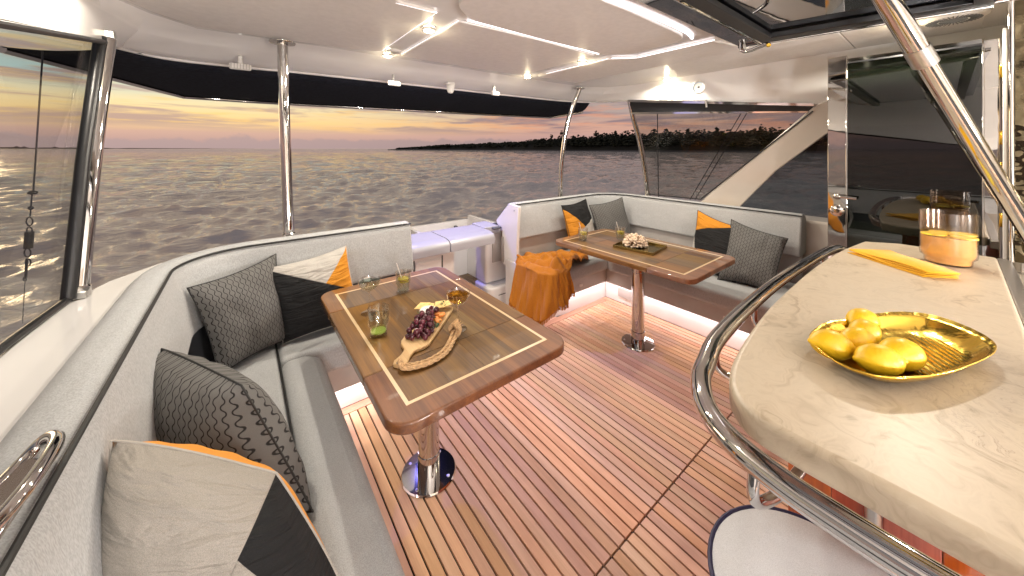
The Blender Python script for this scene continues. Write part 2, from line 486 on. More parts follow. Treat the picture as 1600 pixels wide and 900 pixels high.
def stone():
    m = bpy.data.materials.new('cream_swirled_stone'); m.use_nodes = True
    k = N(m.node_tree); b = k.n['Principled BSDF']
    tc = k.add('ShaderNodeTexCoord').outputs['Object']
    wp = k.add('ShaderNodeTexNoise', {'Vector': tc, 'Scale': 3.0, 'Detail': 4.0})
    mx = k.add('ShaderNodeVectorMath', {0: tc, 1: wp.outputs[1]}, operation='ADD')
    mp = k.add('ShaderNodeMapping', {0: mx.outputs[0], 2: (0, 0, 0.4), 3: (1.2, 4.0, 2.0)})
    n = k.add('ShaderNodeTexNoise', {'Vector': mp.outputs[0], 'Scale': 2.2, 'Detail': 8.0, 'Roughness': 0.62, 'Distortion': 1.4})
    f = n.outputs[0]
    c = k.ramp(f, [(0.30, (0.38, 0.30, 0.21, 1)), (0.42, (0.52, 0.425, 0.31, 1)), (0.5, (0.57, 0.475, 0.355, 1)), (0.62, (0.51, 0.42, 0.31, 1)), (0.75, (0.60, 0.51, 0.39, 1))])
    n4 = k.add('ShaderNodeTexNoise', {'Vector': mp.outputs[0], 'Scale': 1.7, 'Detail': 9.0, 'Roughness': 0.7, 'Distortion': 2.2})
    v = k.math('SUBTRACT', 1.0, k.ss(k.math('ABSOLUTE', k.math('SUBTRACT', n4.outputs[0], 0.5)), 0.0, 0.012))
    msk = k.ss(wp.outputs[0], 0.5, 0.62)
    c = k.mix(k.math('MULTIPLY', k.math('MULTIPLY', v, msk), 0.55), c, (0.22, 0.13, 0.08, 1))
    k.l.new(c, b.inputs['Base Color'])
    b.inputs['Roughness'].default_value = 0.38
    return m


M['stone'] = stone()


def ogee(name, nu=13, nv=9, lo=(0.020, 0.019, 0.019, 1), hi=(0.16, 0.155, 0.15, 1)):
    m = bpy.data.materials.new(name); m.use_nodes = True
    k = N(m.node_tree); b = k.n['Principled BSDF']
    uv = k.add('ShaderNodeSeparateXYZ', {0: k.add('ShaderNodeTexCoord').outputs['UV']})
    u = k.math('MULTIPLY', uv.outputs[0], float(nu)); v = uv.outputs[1]
    wv = k.math('SINE', k.math('MULTIPLY', v, 2 * math.pi * nv))
    al = k.math('COSINE', k.math('MULTIPLY', u, math.pi))
    u2 = k.math('ADD', u, k.math('MULTIPLY', k.math('MULTIPLY', wv, al), 0.33))
    d = k.math('ABSOLUTE', k.math('SINE', k.math('MULTIPLY', u2, math.pi)))
    f = k.ss(d, 0.22, 0.5)
    n = k.add('ShaderNodeTexNoise', {'Scale': 260.0, 'Detail': 2.0})
    hi2 = tuple(c * 0.7 for c in hi[:3]) + (1,)
    k.l.new(k.mix(f, lo, k.mix(n.outputs[0], hi2, hi)), b.inputs['Base Color'])
    b.inputs['Roughness'].default_value = 0.85; b.inputs['Specular IOR Level'].default_value = 0.2
    bp = k.add('ShaderNodeBump', {'Height': f, 'Strength': 0.5, 'Distance': 0.004})
    k.l.new(bp.outputs[0], b.inputs['Normal'])
    return m


def block(name, l1, l2, A, B, C):
    """colour A where l1>0 and l2>0, B where l1>0 only, else C; l = (a,b,c): a*u+b*v+c"""
    m = bpy.data.materials.new(name); m.use_nodes = True
    k = N(m.node_tree); b = k.n['Principled BSDF']
    uv = k.add('ShaderNodeSeparateXYZ', {0: k.add('ShaderNodeTexCoord').outputs['UV']})
    def hp(l):
        e = k.math('ADD', k.math('ADD', k.math('MULTIPLY', uv.outputs[0], l[0]), k.math('MULTIPLY', uv.outputs[1], l[1])), l[2])
        return e
    e1, e2 = hp(l1), hp(l2)
    c = k.mix(k.ss(e1, -0.002, 0.002), C, k.mix(k.ss(e2, -0.002, 0.002), B, A))
    n = k.add('ShaderNodeTexNoise', {'Scale': 330.0, 'Detail': 3.0})
    wmp = k.add('ShaderNodeMapping', {0: k.add('ShaderNodeTexCoord').outputs['UV'], 2: (0, 0, 0.7), 3: (1.6, 9.0, 1.0)})
    n2 = k.add('ShaderNodeTexNoise', {'Vector': wmp.outputs[0], 'Scale': 1.4, 'Detail': 3.0, 'Distortion': 0.8})
    c = k.mix(k.math('MULTIPLY', k.ss(n.outputs[0], 0.35, 0.65), 0.28), c, (0.0, 0.0, 0.0, 1))
    k.l.new(c, b.inputs['Base Color'])
    b.inputs['Roughness'].default_value = 0.85; b.inputs['Specular IOR Level'].default_value = 0.2
    seam = k.math('MULTIPLY', k.ss(k.math('ABSOLUTE', e1), 0.0, 0.012), 1.0)
    bp = k.add('ShaderNodeBump', {'Height': n.outputs[0], 'Strength': 0.3, 'Distance': 0.002})
    bp2 = k.add('ShaderNodeBump', {'Height': n2.outputs[0], 'Strength': 0.55, 'Distance': 0.05, 'Normal': bp.outputs[0]})
    bp3 = k.add('ShaderNodeBump', {'Height': seam, 'Strength': 0.5, 'Distance': 0.004, 'Normal': bp2.outputs[0]})
    k.l.new(bp3.outputs[0], b.inputs['Normal'])
    return m


WHT, ORA, BLK, BEI = (0.52, 0.49, 0.45, 1), (0.66, 0.27, 0.03, 1), (0.018, 0.018, 0.019, 1), (0.37, 0.34, 0.30, 1)

# ------------------------------------------------------------ sea and land
SEA = -2.2


def build_sea():
    n_r = 640
    r = 3.0 * (9000 / 3.0) ** (np.arange(n_r) / (n_r - 1))
    a = np.concatenate([np.arange(-24, 100, 0.19), np.arange(100, 336, 3.0)])
    az = np.radians(a)
    RR, AA = np.meshgrid(r, az, indexing='ij')
    X = RR * np.sin(AA); Y = RR * np.cos(AA)
    Z = np.zeros_like(X)
    sp = RR * (math.log(3000) / (n_r - 1))
    rng = np.random.default_rng(4)
    wd = R(15)
    DX = np.zeros_like(X); DY = np.zeros_like(X)
    for i in range(170):
        lam = 0.2 * (22 / 0.2) ** (rng.random() ** 1.1)
        th = wd + rng.normal(0, 0.75)
        kx, ky = math.sin(th) * 2 * math.pi / lam, math.cos(th) * 2 * math.pi / lam
        amp = 0.0095 * lam ** 0.9 if lam < 1.1 else 0.0095 * 1.1 ** 0.9 * (lam / 1.1) ** 0.28
        ph = rng.random() * 6.283
        wgt = np.clip((lam / sp - 1.8) / 1.6, 0, 1)
        arg = kx * X + ky * Y + ph + 0.6 * np.sin(X * 0.11 + i) + 0.6 * np.sin(Y * 0.13 + 2 * i)
        Z += wgt * amp * np.sin(arg)
        c = wgt * amp * 0.8 * np.cos(arg)
        DX += c * math.sin(th); DY += c * math.cos(th)
    co = np.stack([X + DX, Y + DY, Z + SEA], -1).reshape(-1, 3)
    na = len(a)
    i0 = (np.arange(n_r - 1)[:, None] * na + np.arange(na)[None, :])
    i1 = (np.arange(n_r - 1)[:, None] * na + (np.arange(na)[None, :] + 1) % na)
    f = np.stack([i0, i0 + na, i1 + na, i1], -1).reshape(-1, 4)
    me = bpy.data.meshes.new('water')
    me.vertices.add(len(co)); me.vertices.foreach_set('co', co.ravel())
    me.loops.add(f.size); me.loops.foreach_set('vertex_index', f.ravel().astype(np.int32))
    me.polygons.add(len(f)); me.polygons.foreach_set('loop_start', np.arange(0, f.size, 4, dtype=np.int32))
    me.polygons.foreach_set('use_smooth', np.ones(len(f), bool))
    me.update(); me.validate()
    m = bpy.data.materials.new('dusk_sea'); m.use_nodes = True
    k = N(m.node_tree); b = k.n['Principled BSDF']
    b.inputs['Base Color'].default_value = (0.88, 0.80, 0.72, 1)
    b.inputs['Metallic'].default_value = 0.40
    b.inputs['Roughness'].default_value = 0.04
    b.inputs['IOR'].default_value = 1.7
    tc = k.add('ShaderNodeTexCoord').outputs['Object']
    dist = k.add('ShaderNodeVectorMath', {0: tc}, operation='LENGTH').outputs['Value']
    mp = k.add('ShaderNodeMapping', {0: tc, 2: (0, 0, -0.65), 3: (0.8, 1.9, 1)})
    n1 = k.add('ShaderNodeTexNoise', {'Vector': mp.outputs[0], 'Scale': 1.6, 'Detail': 6.0, 'Roughness': 0.6})
    n2 = k.add('ShaderNodeTexNoise', {'Vector': mp.outputs[0], 'Scale': 0.5, 'Detail': 6.0, 'Roughness': 0.6})
    b1 = k.add('ShaderNodeBump', {'Height': n1.outputs[0], 'Strength': 0.8, 'Distance': 0.16})
    b2 = k.add('ShaderNodeBump', {'Height': n2.outputs[0], 'Strength': k.math('MULTIPLY', k.ss(dist, 10.0, 60.0), 0.9), 'Distance': 1.0, 'Normal': b1.outputs[0]})
    n3 = k.add('ShaderNodeTexNoise', {'Vector': mp.outputs[0], 'Scale': 0.10, 'Detail': 5.0, 'Roughness': 0.65})
    b3 = k.add('ShaderNodeBump', {'Height': n3.outputs[0], 'Strength': k.math('MULTIPLY', k.ss(dist, 30.0, 150.0), 1.0), 'Distance': 3.0, 'Normal': b2.outputs[0]})
    k.l.new(b3.outputs[0], b.inputs['Normal'])
    me.materials.append(m)
    o = bpy.data.objects.new('water', me); col.objects.link(o)
    tag(o, kind='structure')


build_sea()


def azp(px, d):     # world xy at depth d for a bearing given as tan
    t = (px - 800) / 540
    return (d * (FX + t * FY), d * (FY - t * FX))


M['land'] = mat('dark_shore', (0.022, 0.024, 0.022, 1), 0.9, vary=(0.02, 0.4))
M['sand'] = mat('grey_beach', (0.10, 0.10, 0.11, 1), 0.9)
M['foliage'] = mat('dusk_foliage', (0.030, 0.036, 0.024, 1), 0.9, vary=(0.12, 0.5))
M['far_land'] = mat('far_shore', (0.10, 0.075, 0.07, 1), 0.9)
M['bark'] = mat('dark_bark', (0.03, 0.022, 0.016, 1), 0.9)

SH = [(a_, b_ * .56, c_) for a_, b_, c_ in [(606, 1500, 0.5), (625, 1450, 2.5), (700, 1300, 8), (800, 1080, 8), (870, 900, 9), (960, 760, 8), (1050, 640, 7), (1180, 540, 7), (1330, 470, 7), (1600, 430, 7)]]


def shore_at(px):
    for (a, b) in zip(SH, SH[1:]):
        if a[0] <= px <= b[0]:
            t = (px - a[0]) / (b[0] - a[0]); return a[1] + (b[1] - a[1]) * t, a[2] + (b[2] - a[2]) * t
    return SH[-1][1], SH[-1][2]


vs, fs = [], []
xs = [606 + 10 * i for i in range(100)]
for px in xs:
    d, h = shore_at(px)
    h *= 1.15 + 0.4 * noise.noise(Vector((px * 0.02, 0, 0)))
    for (dd, hh) in ((0, -0.4), (14, 1.6), (30, h), (260, h * 1.1), (300, -0.5)):
        x, y = azp(px, d + dd); vs.append((x, y, SEA + hh))
for i in range(len(xs) - 1):
    for j in range(4):
        a = i * 5 + j; fs.append((a, a + 5, a + 6, a + 1))
hill = mesh('island', vs, fs, [M['sand'], M['land']], smooth=True)
for i, p in enumerate(hill.data.polygons): p.material_index = 0 if i % 4 == 0 else 1
tag(hill, kind='structure')
vs, fs = [], []
for i, px in enumerate(range(-250, 400, 6)):
    d = 5200 + (px + 250) * 5
    hh = (30 + 26 * noise.noise(Vector((px * 0.03, 3, 0)))) * max(0.05, 1 - max(0, px + 30) / 430)
    if 20 < px < 32 or 36 < px < 42 or 82 < px < 90: hh += 22
    for (dd, h2) in ((0, 0), (0, hh), (200, hh), (220, -1)):
        x, y = azp(px, d + dd); vs.append((x, y, SEA + h2))
for i in range(len(vs) // 4 - 1):
    for j in range(3):
        a = i * 4 + j; fs.append((a, a + 4, a + 5, a + 1))
tag(mesh('island', vs, fs, M['far_land']), kind='structure')


def clump(vs, fs, c, r, rnd):
    n = len(vs)
    for _ in range(1):
        pts = []
        for i in range(6):
            a = i * math.pi / 3 + rnd.random()
            pts.append(Vector(c) + Vector((math.cos(a) * r * rnd.uniform(.7, 1.2), math.sin(a) * r * rnd.uniform(.7, 1.2), rnd.uniform(-.35, .35) * r)))
        top = Vector(c) + Vector((0, 0, r * rnd.uniform(.4, .8))); bot = Vector(c) - Vector((0, 0, r * .5))
        vs += pts + [top, bot]
        for i in range(6):
            fs.append((n + i, n + (i + 1) % 6, n + 6)); fs.append((n + (i + 1) % 6, n + i, n + 7))


rnd = random.Random(3)
vs, fs = [], []
for i in range(5200):
    px = rnd.uniform(622, 1560)
    d, h = shore_at(px)
    dens = min(1, (px - 600) / 160)
    row = rnd.random()
    dd = 18 + row * 150
    tall = (4.0 + 16.0 * min(1, max(0, (px - 640) / 330))) * (0.75 + 0.5 * noise.noise(Vector((px * 0.035, row * 3, 0))))
    for q in range(5):
        hz = h * 0.8 + tall * (0.15 + 0.85 * q / 4) * rnd.uniform(.8, 1.05)
        x, y = azp(px + rnd.uniform(-3, 3), d + dd)
        rr = (2.0 + 1.7 * min(1, tall / 14)) * rnd.uniform(.7, 1.2) * (d / 700) ** .5 * (1.15 - .5 * q / 4)
        clump(vs, fs, (x + rnd.uniform(-2, 2), y + rnd.uniform(-2, 2), SEA + hz), rr, rnd)
wd_ = mesh('far_wood', vs, fs, M['foliage'], fix=False)
tag(wd_, 'dark wooded shoreline running along the horizon on the right', 'woods', kind='stuff')


def far_tree(px, hh, lab, grp='pines rising above the far wood'):
    d, h = shore_at(px); x, y = azp(px, d + 25)
    b = Vector((x, y, SEA + h * 0.7))
    root = empty('pine_tree', b, lab, 'tree', grp)
    tube('trunk', [b, b + Vector((.4, 0, hh * .55)), b + Vector((0.2, .2, hh * .92))], lambda i: [.45, .3, .12][i], M['bark'], root, seg=6)
    v2, f2 = [], []
    for i in range(46):
        zz = rnd.uniform(.58, 1.0); sp = (1.08 - zz) * hh * 0.55 + .6
        a = rnd.uniform(0, 6.28); q = rnd.uniform(0.1, 1) * sp
        clump(v2, f2, b + Vector((math.cos(a) * q, math.sin(a) * q, zz * hh)), rnd.uniform(.6, 1.25) * hh / 16, rnd)
    mesh('crown', v2, f2, M['foliage'], root, fix=False)


for px, hh, lab in ((862, 19, 'small pine at the left end of the tall tree line, over the low wood'), (878, 24, 'umbrella pine standing clear of the wood left of the curved chrome pole'),
                    (932, 22, 'broad pine between the two curved chrome poles'), (962, 21, 'round topped tree just left of the starboard window pole'),
                    (1022, 22, 'tall pine just inside the smoked starboard window at its left end'), (1041, 21, 'bushy tree next to the left end pine in the smoked window'),
                    (1075, 20, 'rounded tree at the middle of the smoked window skyline'), (1120, 20, 'flat topped tree left of the diagonal rigging lines'),
                    (1190, 19, 'tree crown right of the diagonal rigging lines above the white strut')):
    far_tree(px, hh, lab)

# ------------------------------------------------------------ deck
DX0, DX1, DY1, SEAM = 0.16, 2.90, 2.17, 0.775
floor = box('floor', (-0.8, 3.9), (-3.0, 3.6), (-0.08, -0.012), M['rubber'])
tag(floor, kind='structure')
pitch, gap = 0.0456, 0.0080
pl = {}
for (ya, yb) in ((-1.2, SEAM - 0.004), (SEAM + 0.004, DY1 - 0.062)):
    n = round((DX1 - 0.05 - DX0) / pitch)
    for i in range(n):
        x0 = DX0 + i * pitch
        key = (ya,)
        if key not in pl:
            o = box('plank', (x0 + gap / 2, x0 + pitch - gap / 2), (ya, yb), (-0.012, 0.0), M['teak'], floor)
            pl[key] = (o, x0)
        else:
            src, xs_ = pl[key]
            o = src.copy(); col.objects.link(o); o.location.x = src.location.x + (x0 - xs_)
        o.name = 'plank'
# margin boards
box('margin_board', (DX0, DX1 - 0.052), (DY1 - 0.058, DY1), (-0.012, 0.001), M['teak_x'], floor)
box('margin_board', (DX1 - 0.048, DX1), (SEAM + .004, DY1), (-0.012, 0.001), M['teak'], floor)
box('margin_board', (DX1 - 0.048, DX1), (-1.2, SEAM - .004), (-0.012, 0.001), M['teak'], floor)
# aft strip of deck between the sofas, up to the transom
for i in range(22):
    x0 = 1.0 + i * 0.055
    box('plank', (x0 + .003, x0 + .052), (DY1 + .004, 2.56), (-0.012, 0.0), M['teak'], floor)

# ------------------------------------------------------------ sofas
def sofa(kind, X, Y, XE, sgn, sx, sy, y0, r=0.3):
    """X,Y piping line of backrest, XE inboard end, sx seat front x, sy seat front y"""
    side = 'port' if kind == 1 else 'starboard'
    root = empty('corner_sofa', ((X + XE) / 2, Y, 0),
                 'large light grey L-shaped sofa in the left foreground, with black piping' if kind == 1 else
                 'light grey L-shaped sofa at the far right corner, behind the small table', 'sofa', 'L-shaped cockpit sofas')
    path = lpath(X, Y, XE, r, sgn, y0)
    T = -sgn  # towards the seat
    prof = round_poly([(0.075, 0.665), (0.012, 0.955), (-0.02, 0.985), (-0.085, 0.985), (-0.125, 0.94), (-0.115, 0.665)], 0.022, 4)
    sweep('backrest', path, T, prof, M['sofa'], root, bevel=0.018)
    nr = offset_path(path, T)
    pp = [(p[0] + n.x * 0.006, p[1] + n.y * 0.006, 0.975) for p, n in zip(path, nr)]
    tube('piping', smooth_path(pp, 3), 0.0055, M['piping'], root, seg=8)
    # panel behind the seat
    sweep('seat_back_panel', path, T, [(0.0, 0.30), (0.02, 0.30), (0.02, 0.68), (0.0, 0.68)], M['dark_grey'] if kind == 1 else M['base_grey'], root)
    return root, path


s1, path1 = sofa(1, -0.24, 2.34, 0.93, 1, 0.32, 2.04, -0.35)
s2, path2 = sofa(2, 3.42, 2.52, 2.0, -1, 2.745, 2.04, 0.72)


def cushion(name, pts, z0, z1, root, bev=0.035):
    return prism(name, pts, z0, z1, M['sofa'], root, bevel=bev, seg=4)


# sofa 1 seat
SM = 0.146
cushion('seat_cushion', [(-0.215, -0.35), (SM - .002, -0.35), (SM - .002, 1.20), (-0.215, 1.20)], 0.30, 0.455, s1, 0.02)
cushion('seat_cushion', [(-0.215, 1.204), (SM - .002, 1.204), (SM - .002, 2.32), (-0.14, 2.32), (-0.215, 2.24)], 0.30, 0.455, s1, 0.02)
cushion('seat_cushion', [(SM + .002, 2.04), (SM + .002, 2.32), (0.90, 2.32), (0.90, 2.04)], 0.30, 0.455, s1, 0.03)
cushion('front_bolster', [(SM + .002, -0.35), (0.325, -0.35), (0.325, 1.97), (0.265, 2.035), (SM + .002, 2.035)], 0.25, 0.462, s1, 0.045)
tube('piping', [(SM, -0.35, 0.452), (SM, 1.2, 0.452), (SM, 2.32, 0.452)], 0.0045, M['piping'], s1, seg=6)
box('seat_base', (-0.24, 0.255), (-0.35, 2.09), (0.16, 0.298), M['base_grey'], s1, bevel=0.006)
box('seat_base', (0.258, 0.93), (2.09, 2.36), (0.16, 0.298), M['base_grey'], s1, bevel=0.006)
box('plinth', (-0.24, 0.16), (-0.35, 2.17), (0.0, 0.158), M['gel'], s1, bevel=0.004)
box('plinth', (0.162, 0.90), (2.172, 2.36), (0.0, 0.158), M['gel'], s1, bevel=0.004)
box('end_support', (0.86, 0.925), (2.345, 2.40), (0.0, 0.70), M['gel'], s1, bevel=0.008)
# sofa 2 seat
cushion('seat_cushion', [(2.745, 0.60), (3.40, 0.60), (3.40, 2.035), (2.745, 2.035)], 0.335, 0.455, s2, 0.03)
cushion('seat_cushion', [(1.985, 2.04), (3.40, 2.04), (3.40, 2.49), (1.985, 2.49)], 0.335, 0.455, s2, 0.03)
box('seat_base', (2.79, 3.42), (0.60, 2.08), (0.205, 0.333), M['base_grey'], s2, bevel=0.006)
box('seat_base', (2.0, 3.42), (2.082, 2.5), (0.205, 0.333), M['base_grey'], s2, bevel=0.006)
box('plinth', (2.905, 3.42), (0.60, 2.17), (0.0, 0.203), M['gel'], s2, bevel=0.004)
prism('plinth', [(2.11, 2.5), (2.10, 2.36), (2.13, 2.25), (2.20, 2.185), (2.29, 2.172), (3.42, 2.172), (3.42, 2.5)], 0.0, 0.203, M['gel'], s2)
for (x, y, w_, d_) in ((2.42, 2.078, .045, .006), (2.786, 1.02, .006, .045)):
    o = box('courtesy_light', (x - w_ / 2, x + w_ / 2), (y - d_ / 2, y + d_ / 2), (0.25, 0.272), M['white_plastic'], s2, bevel=0.004)
o = box('foot_vent', (2.895, 2.904), (1.84, 2.02), (0.06, 0.15), M['base_grey'], s2, bevel=0.003)
# white moulded end panel with its pointed aft shoulder
endp = slab('end_panel', [(1.965, 2.44, 0.64), (1.965, 2.415, 0.975), (1.965, 2.56, 0.985), (1.965, 2.76, 0.80), (1.965, 2.74, 0.76), (1.965, 2.66, 0.72), (1.965, 2.66, 0.40),
                         (1.965, 2.44, 0.40)], (0.032, 0, 0), M['gel'], s2, bevel=0.004)
box('end_box', (1.955, 1.983), (2.09, 2.60), (0.0, 0.462), M['gel'], s2, bevel=0.008)
box('box_latch', (1.949, 1.954), (2.30, 2.42), (0.27, 0.278), M['black'], s2)
for zz, yy in ((0.93, 2.47), (0.70, 2.68), (0.52, 2.64)):
    lathe('screw_cap', [(0.0, 0.0), (.007, 0), (.007, .003), (0, .004)], M['black'], s2, (1.96, yy, zz), 8)
# small ledge behind the backrest
sweep('ledge', path2, 1, [(-0.13, 0.70), (-0.13, 0.735), (-0.40, 0.735), (-0.40, 0.70)], M['gel'], s2)

# LED strips tucked under the seats (real lamps of the place)
def led_bar(name, p0, p1, energy, root, colr=(1.0, 0.86, 0.87), down=True):
    p0, p1 = Vector(p0), Vector(p1); mid = (p0 + p1) / 2; L = (p1 - p0).length
    ang = math.atan2(p1.y - p0.y, p1.x - p0.x)
    light(name, 'AREA', mid, energy, colr, (0, 0, ang), root, shape='RECTANGLE', size=L, size_y=0.03)


led_bar('led_lamp', (2.85, 0.62, 0.198), (2.85, 2.05, 0.198), 1.9, s2)
led_bar('led_lamp', (2.15, 2.125, 0.198), (2.85, 2.125, 0.198), 1.0, s2)
led_bar('led_lamp', (0.21, -0.3, 0.152), (0.21, 2.1, 0.152), 2.2, s1)
led_bar('led_lamp', (0.22, 2.13, 0.152), (0.90, 2.13, 0.152), 1.0, s1)
light('led_lamp', 'POINT', (2.05, 2.30, 0.17), 0.5, (1.0, .8, .8), parent=s2, shadow_soft_size=0.03)

# ------------------------------------------------------------ pillows
def pillow(label, c, T, mt, pipe, group, n=26, seed=1, pinch=0.085, back=None):
    """c: corners TL, TR, BR, BL"""
    TL, TR, BR, BL = [Vector(q) for q in c]
    ctr = (TL + TR + BR + BL) / 4
    base = Vector((ctr.x, ctr.y, min(q.z for q in (TL, TR, BR, BL))))
    nrm = (TR - TL).cross(TL - BL).normalized()   # faces the viewer
    root = empty('throw_pillow', base, label, 'pillow', group)
    for side, nm in ((1, 'front_cover'), (-1, 'back_cover')):
        vs, fs, uv = [], [], []
        for j in range(n + 1):
            for i in range(n + 1):
                u, v = i / n, j / n
                a, b = 2 * u - 1, 2 * v - 1
                a2 = a * (1 - pinch * (1 - b * b)); b2 = b * (1 - pinch * (1 - a * a))
                uu, vv = (a2 + 1) / 2, (b2 + 1) / 2
                p = (BL * (1 - uu) + BR * uu) * (1 - vv) + (TL * (1 - uu) + TR * uu) * vv
                h = max(0, (1 - a * a) * (1 - b * b)) ** 0.42 * T
                wr = noise.noise(Vector((u * 4 + seed, v * 4, seed * 3.1))) * 0.012 + noise.noise(Vector((u * 9 + seed, v * 5, seed))) * 0.006
                edge = min(1 - abs(a), 1 - abs(b))
                crease = 0.006 * math.sin(26 * (u + 0.4 * v) + seed) * max(0, 1 - edge * 3.2) * min(1, edge * 12)
                vs.append(p + nrm * side * (h + (wr * min(1, edge * 6) + crease))); uv.append((u, v))
        for j in range(n):
            for i in range(n):
                q = j * (n + 1) + i
                f = (q, q + 1, q + n + 2, q + n + 1); fs.append(f if side > 0 else f[::-1])
        mesh(nm, vs, fs, mt if side > 0 or not back else back, root, smooth='all', uv=uv, fix=False)
    # piping round the rim
    rim = []
    m = 14
    for (s0, e0) in (((0, 0), (1, 0)), ((1, 0), (1, 1)), ((1, 1), (0, 1)), ((0, 1), (0, 0))):
        for t_ in range(m):
            u = s0[0] + (e0[0] - s0[0]) * t_ / m; v = s0[1] + (e0[1] - s0[1]) * t_ / m
            a, b = 2 * u - 1, 2 * v - 1
            uu = (a * (1 - pinch * (1 - b * b)) + 1) / 2; vv = (b * (1 - pinch * (1 - a * a)) + 1) / 2
            rim.append((BL * (1 - uu) + BR * uu) * (1 - vv) + (TL * (1 - uu) + TR * uu) * vv)
    tube('piping', rim, 0.003, pipe, root, seg=6, closed=True)
    return root


hc = ogee('charcoal_ogee_weave', 24, 12)
hcb = ogee('charcoal_ogee_weave_large', 24, 13)
M['orange_pipe'] = mat('orange_piping', ORA, 0.8)
M['beige_pipe'] = mat('beige_piping', BEI, 0.8)
M['white_pipe'] = mat('cream_piping', WHT, 0.8)
G1, G2 = 'charcoal honeycomb pillows on the sofas', 'colour block pillows on the sofas'
pillow('charcoal honeycomb pillow in the corner of the left sofa, beside the black and orange one',
       [(-0.19, 2.10, 0.88), (0.15, 2.30, 0.92), (0.20, 2.22, 0.465), (-0.08, 2.06, 0.465)], 0.075, hc, M['piping'], G1, seed=2)
pillow('black, orange and cream pillow leaning on the far back of the left sofa',
       [(0.09, 2.24, 0.865), (0.505, 2.29, 0.905), (0.58, 2.18, 0.47), (0.175, 2.20, 0.46)], 0.08,
       block('block_cover_far_left', (0.58, 1.0, -1.0), (-0.875, 1.0, -0.125), WHT, ORA, BLK), M['white_pipe'], G2, seed=5)
pillow('charcoal honeycomb pillow slumped against the left backrest behind the beige pillow',
       [(-0.20, 1.56, 0.86), (0.0, 1.26, 0.82), (0.16, 1.12, 0.47), (-0.20, 1.40, 0.45)], 0.12, hcb, M['piping'], G1, seed=9, pinch=-0.02)
pillow('big beige pillow with a black patch and orange rim at the bottom left',
       [(-0.205, 1.04, 0.915), (0.062, 0.945, 0.765), (0.19, 0.86, 0.47), (-0.17, 0.90, 0.46)], 0.14,
       block('block_cover_near', (1.1, -1.0, -0.1), (1.9, 1.0, -2.0), BLK, BEI, BEI), M['beige_pipe'], G2, seed=12, pinch=-0.045, back=mat('orange_back_cover', ORA, .85))
YB = 2.44
pillow('small black, orange and cream pillow behind the first glass of the far table',
       [(2.50, 2.40, 0.935), (2.90, 2.42, 0.965), (2.92, 2.28, 0.47), (2.52, 2.26, 0.47)], 0.07,
       block('block_cover_far', (-0.3, 1.0, -0.32), (1.0, 1.15, -1.05), BLK, ORA, WHT), M['piping'], G2, seed=15)
pillow('charcoal honeycomb pillow in the far corner of the right hand sofa',
       [(2.90, 2.38, 0.90), (3.29, 2.24, 0.965), (3.34, 2.10, 0.47), (2.90, 2.24, 0.47)], 0.07, ogee('charcoal_fine_ogee', 22, 16), M['piping'], G1, seed=17)
pillow('orange, black and cream pillow half hidden by the near end of the far table',
       [(3.33, 1.46, 0.93), (3.27, 1.08, 0.84), (3.02, 1.04, 0.44), (3.12, 1.45, 0.46)], 0.08,
       block('block_cover_right', (0.38, -1.0, 0.62), (1.0, 0.4, -0.25), BLK, WHT, ORA), M['piping'], G2, seed=21)
pillow('charcoal honeycomb pillow at the near end of the right hand sofa',
       [(3.27, 1.16, 0.90), (3.30, 0.78, 0.81), (3.03, 0.80, 0.455), (2.99, 1.16, 0.455)], 0.085, ogee('charcoal_mid_ogee', 18, 14), M['piping'], G1, seed=25)

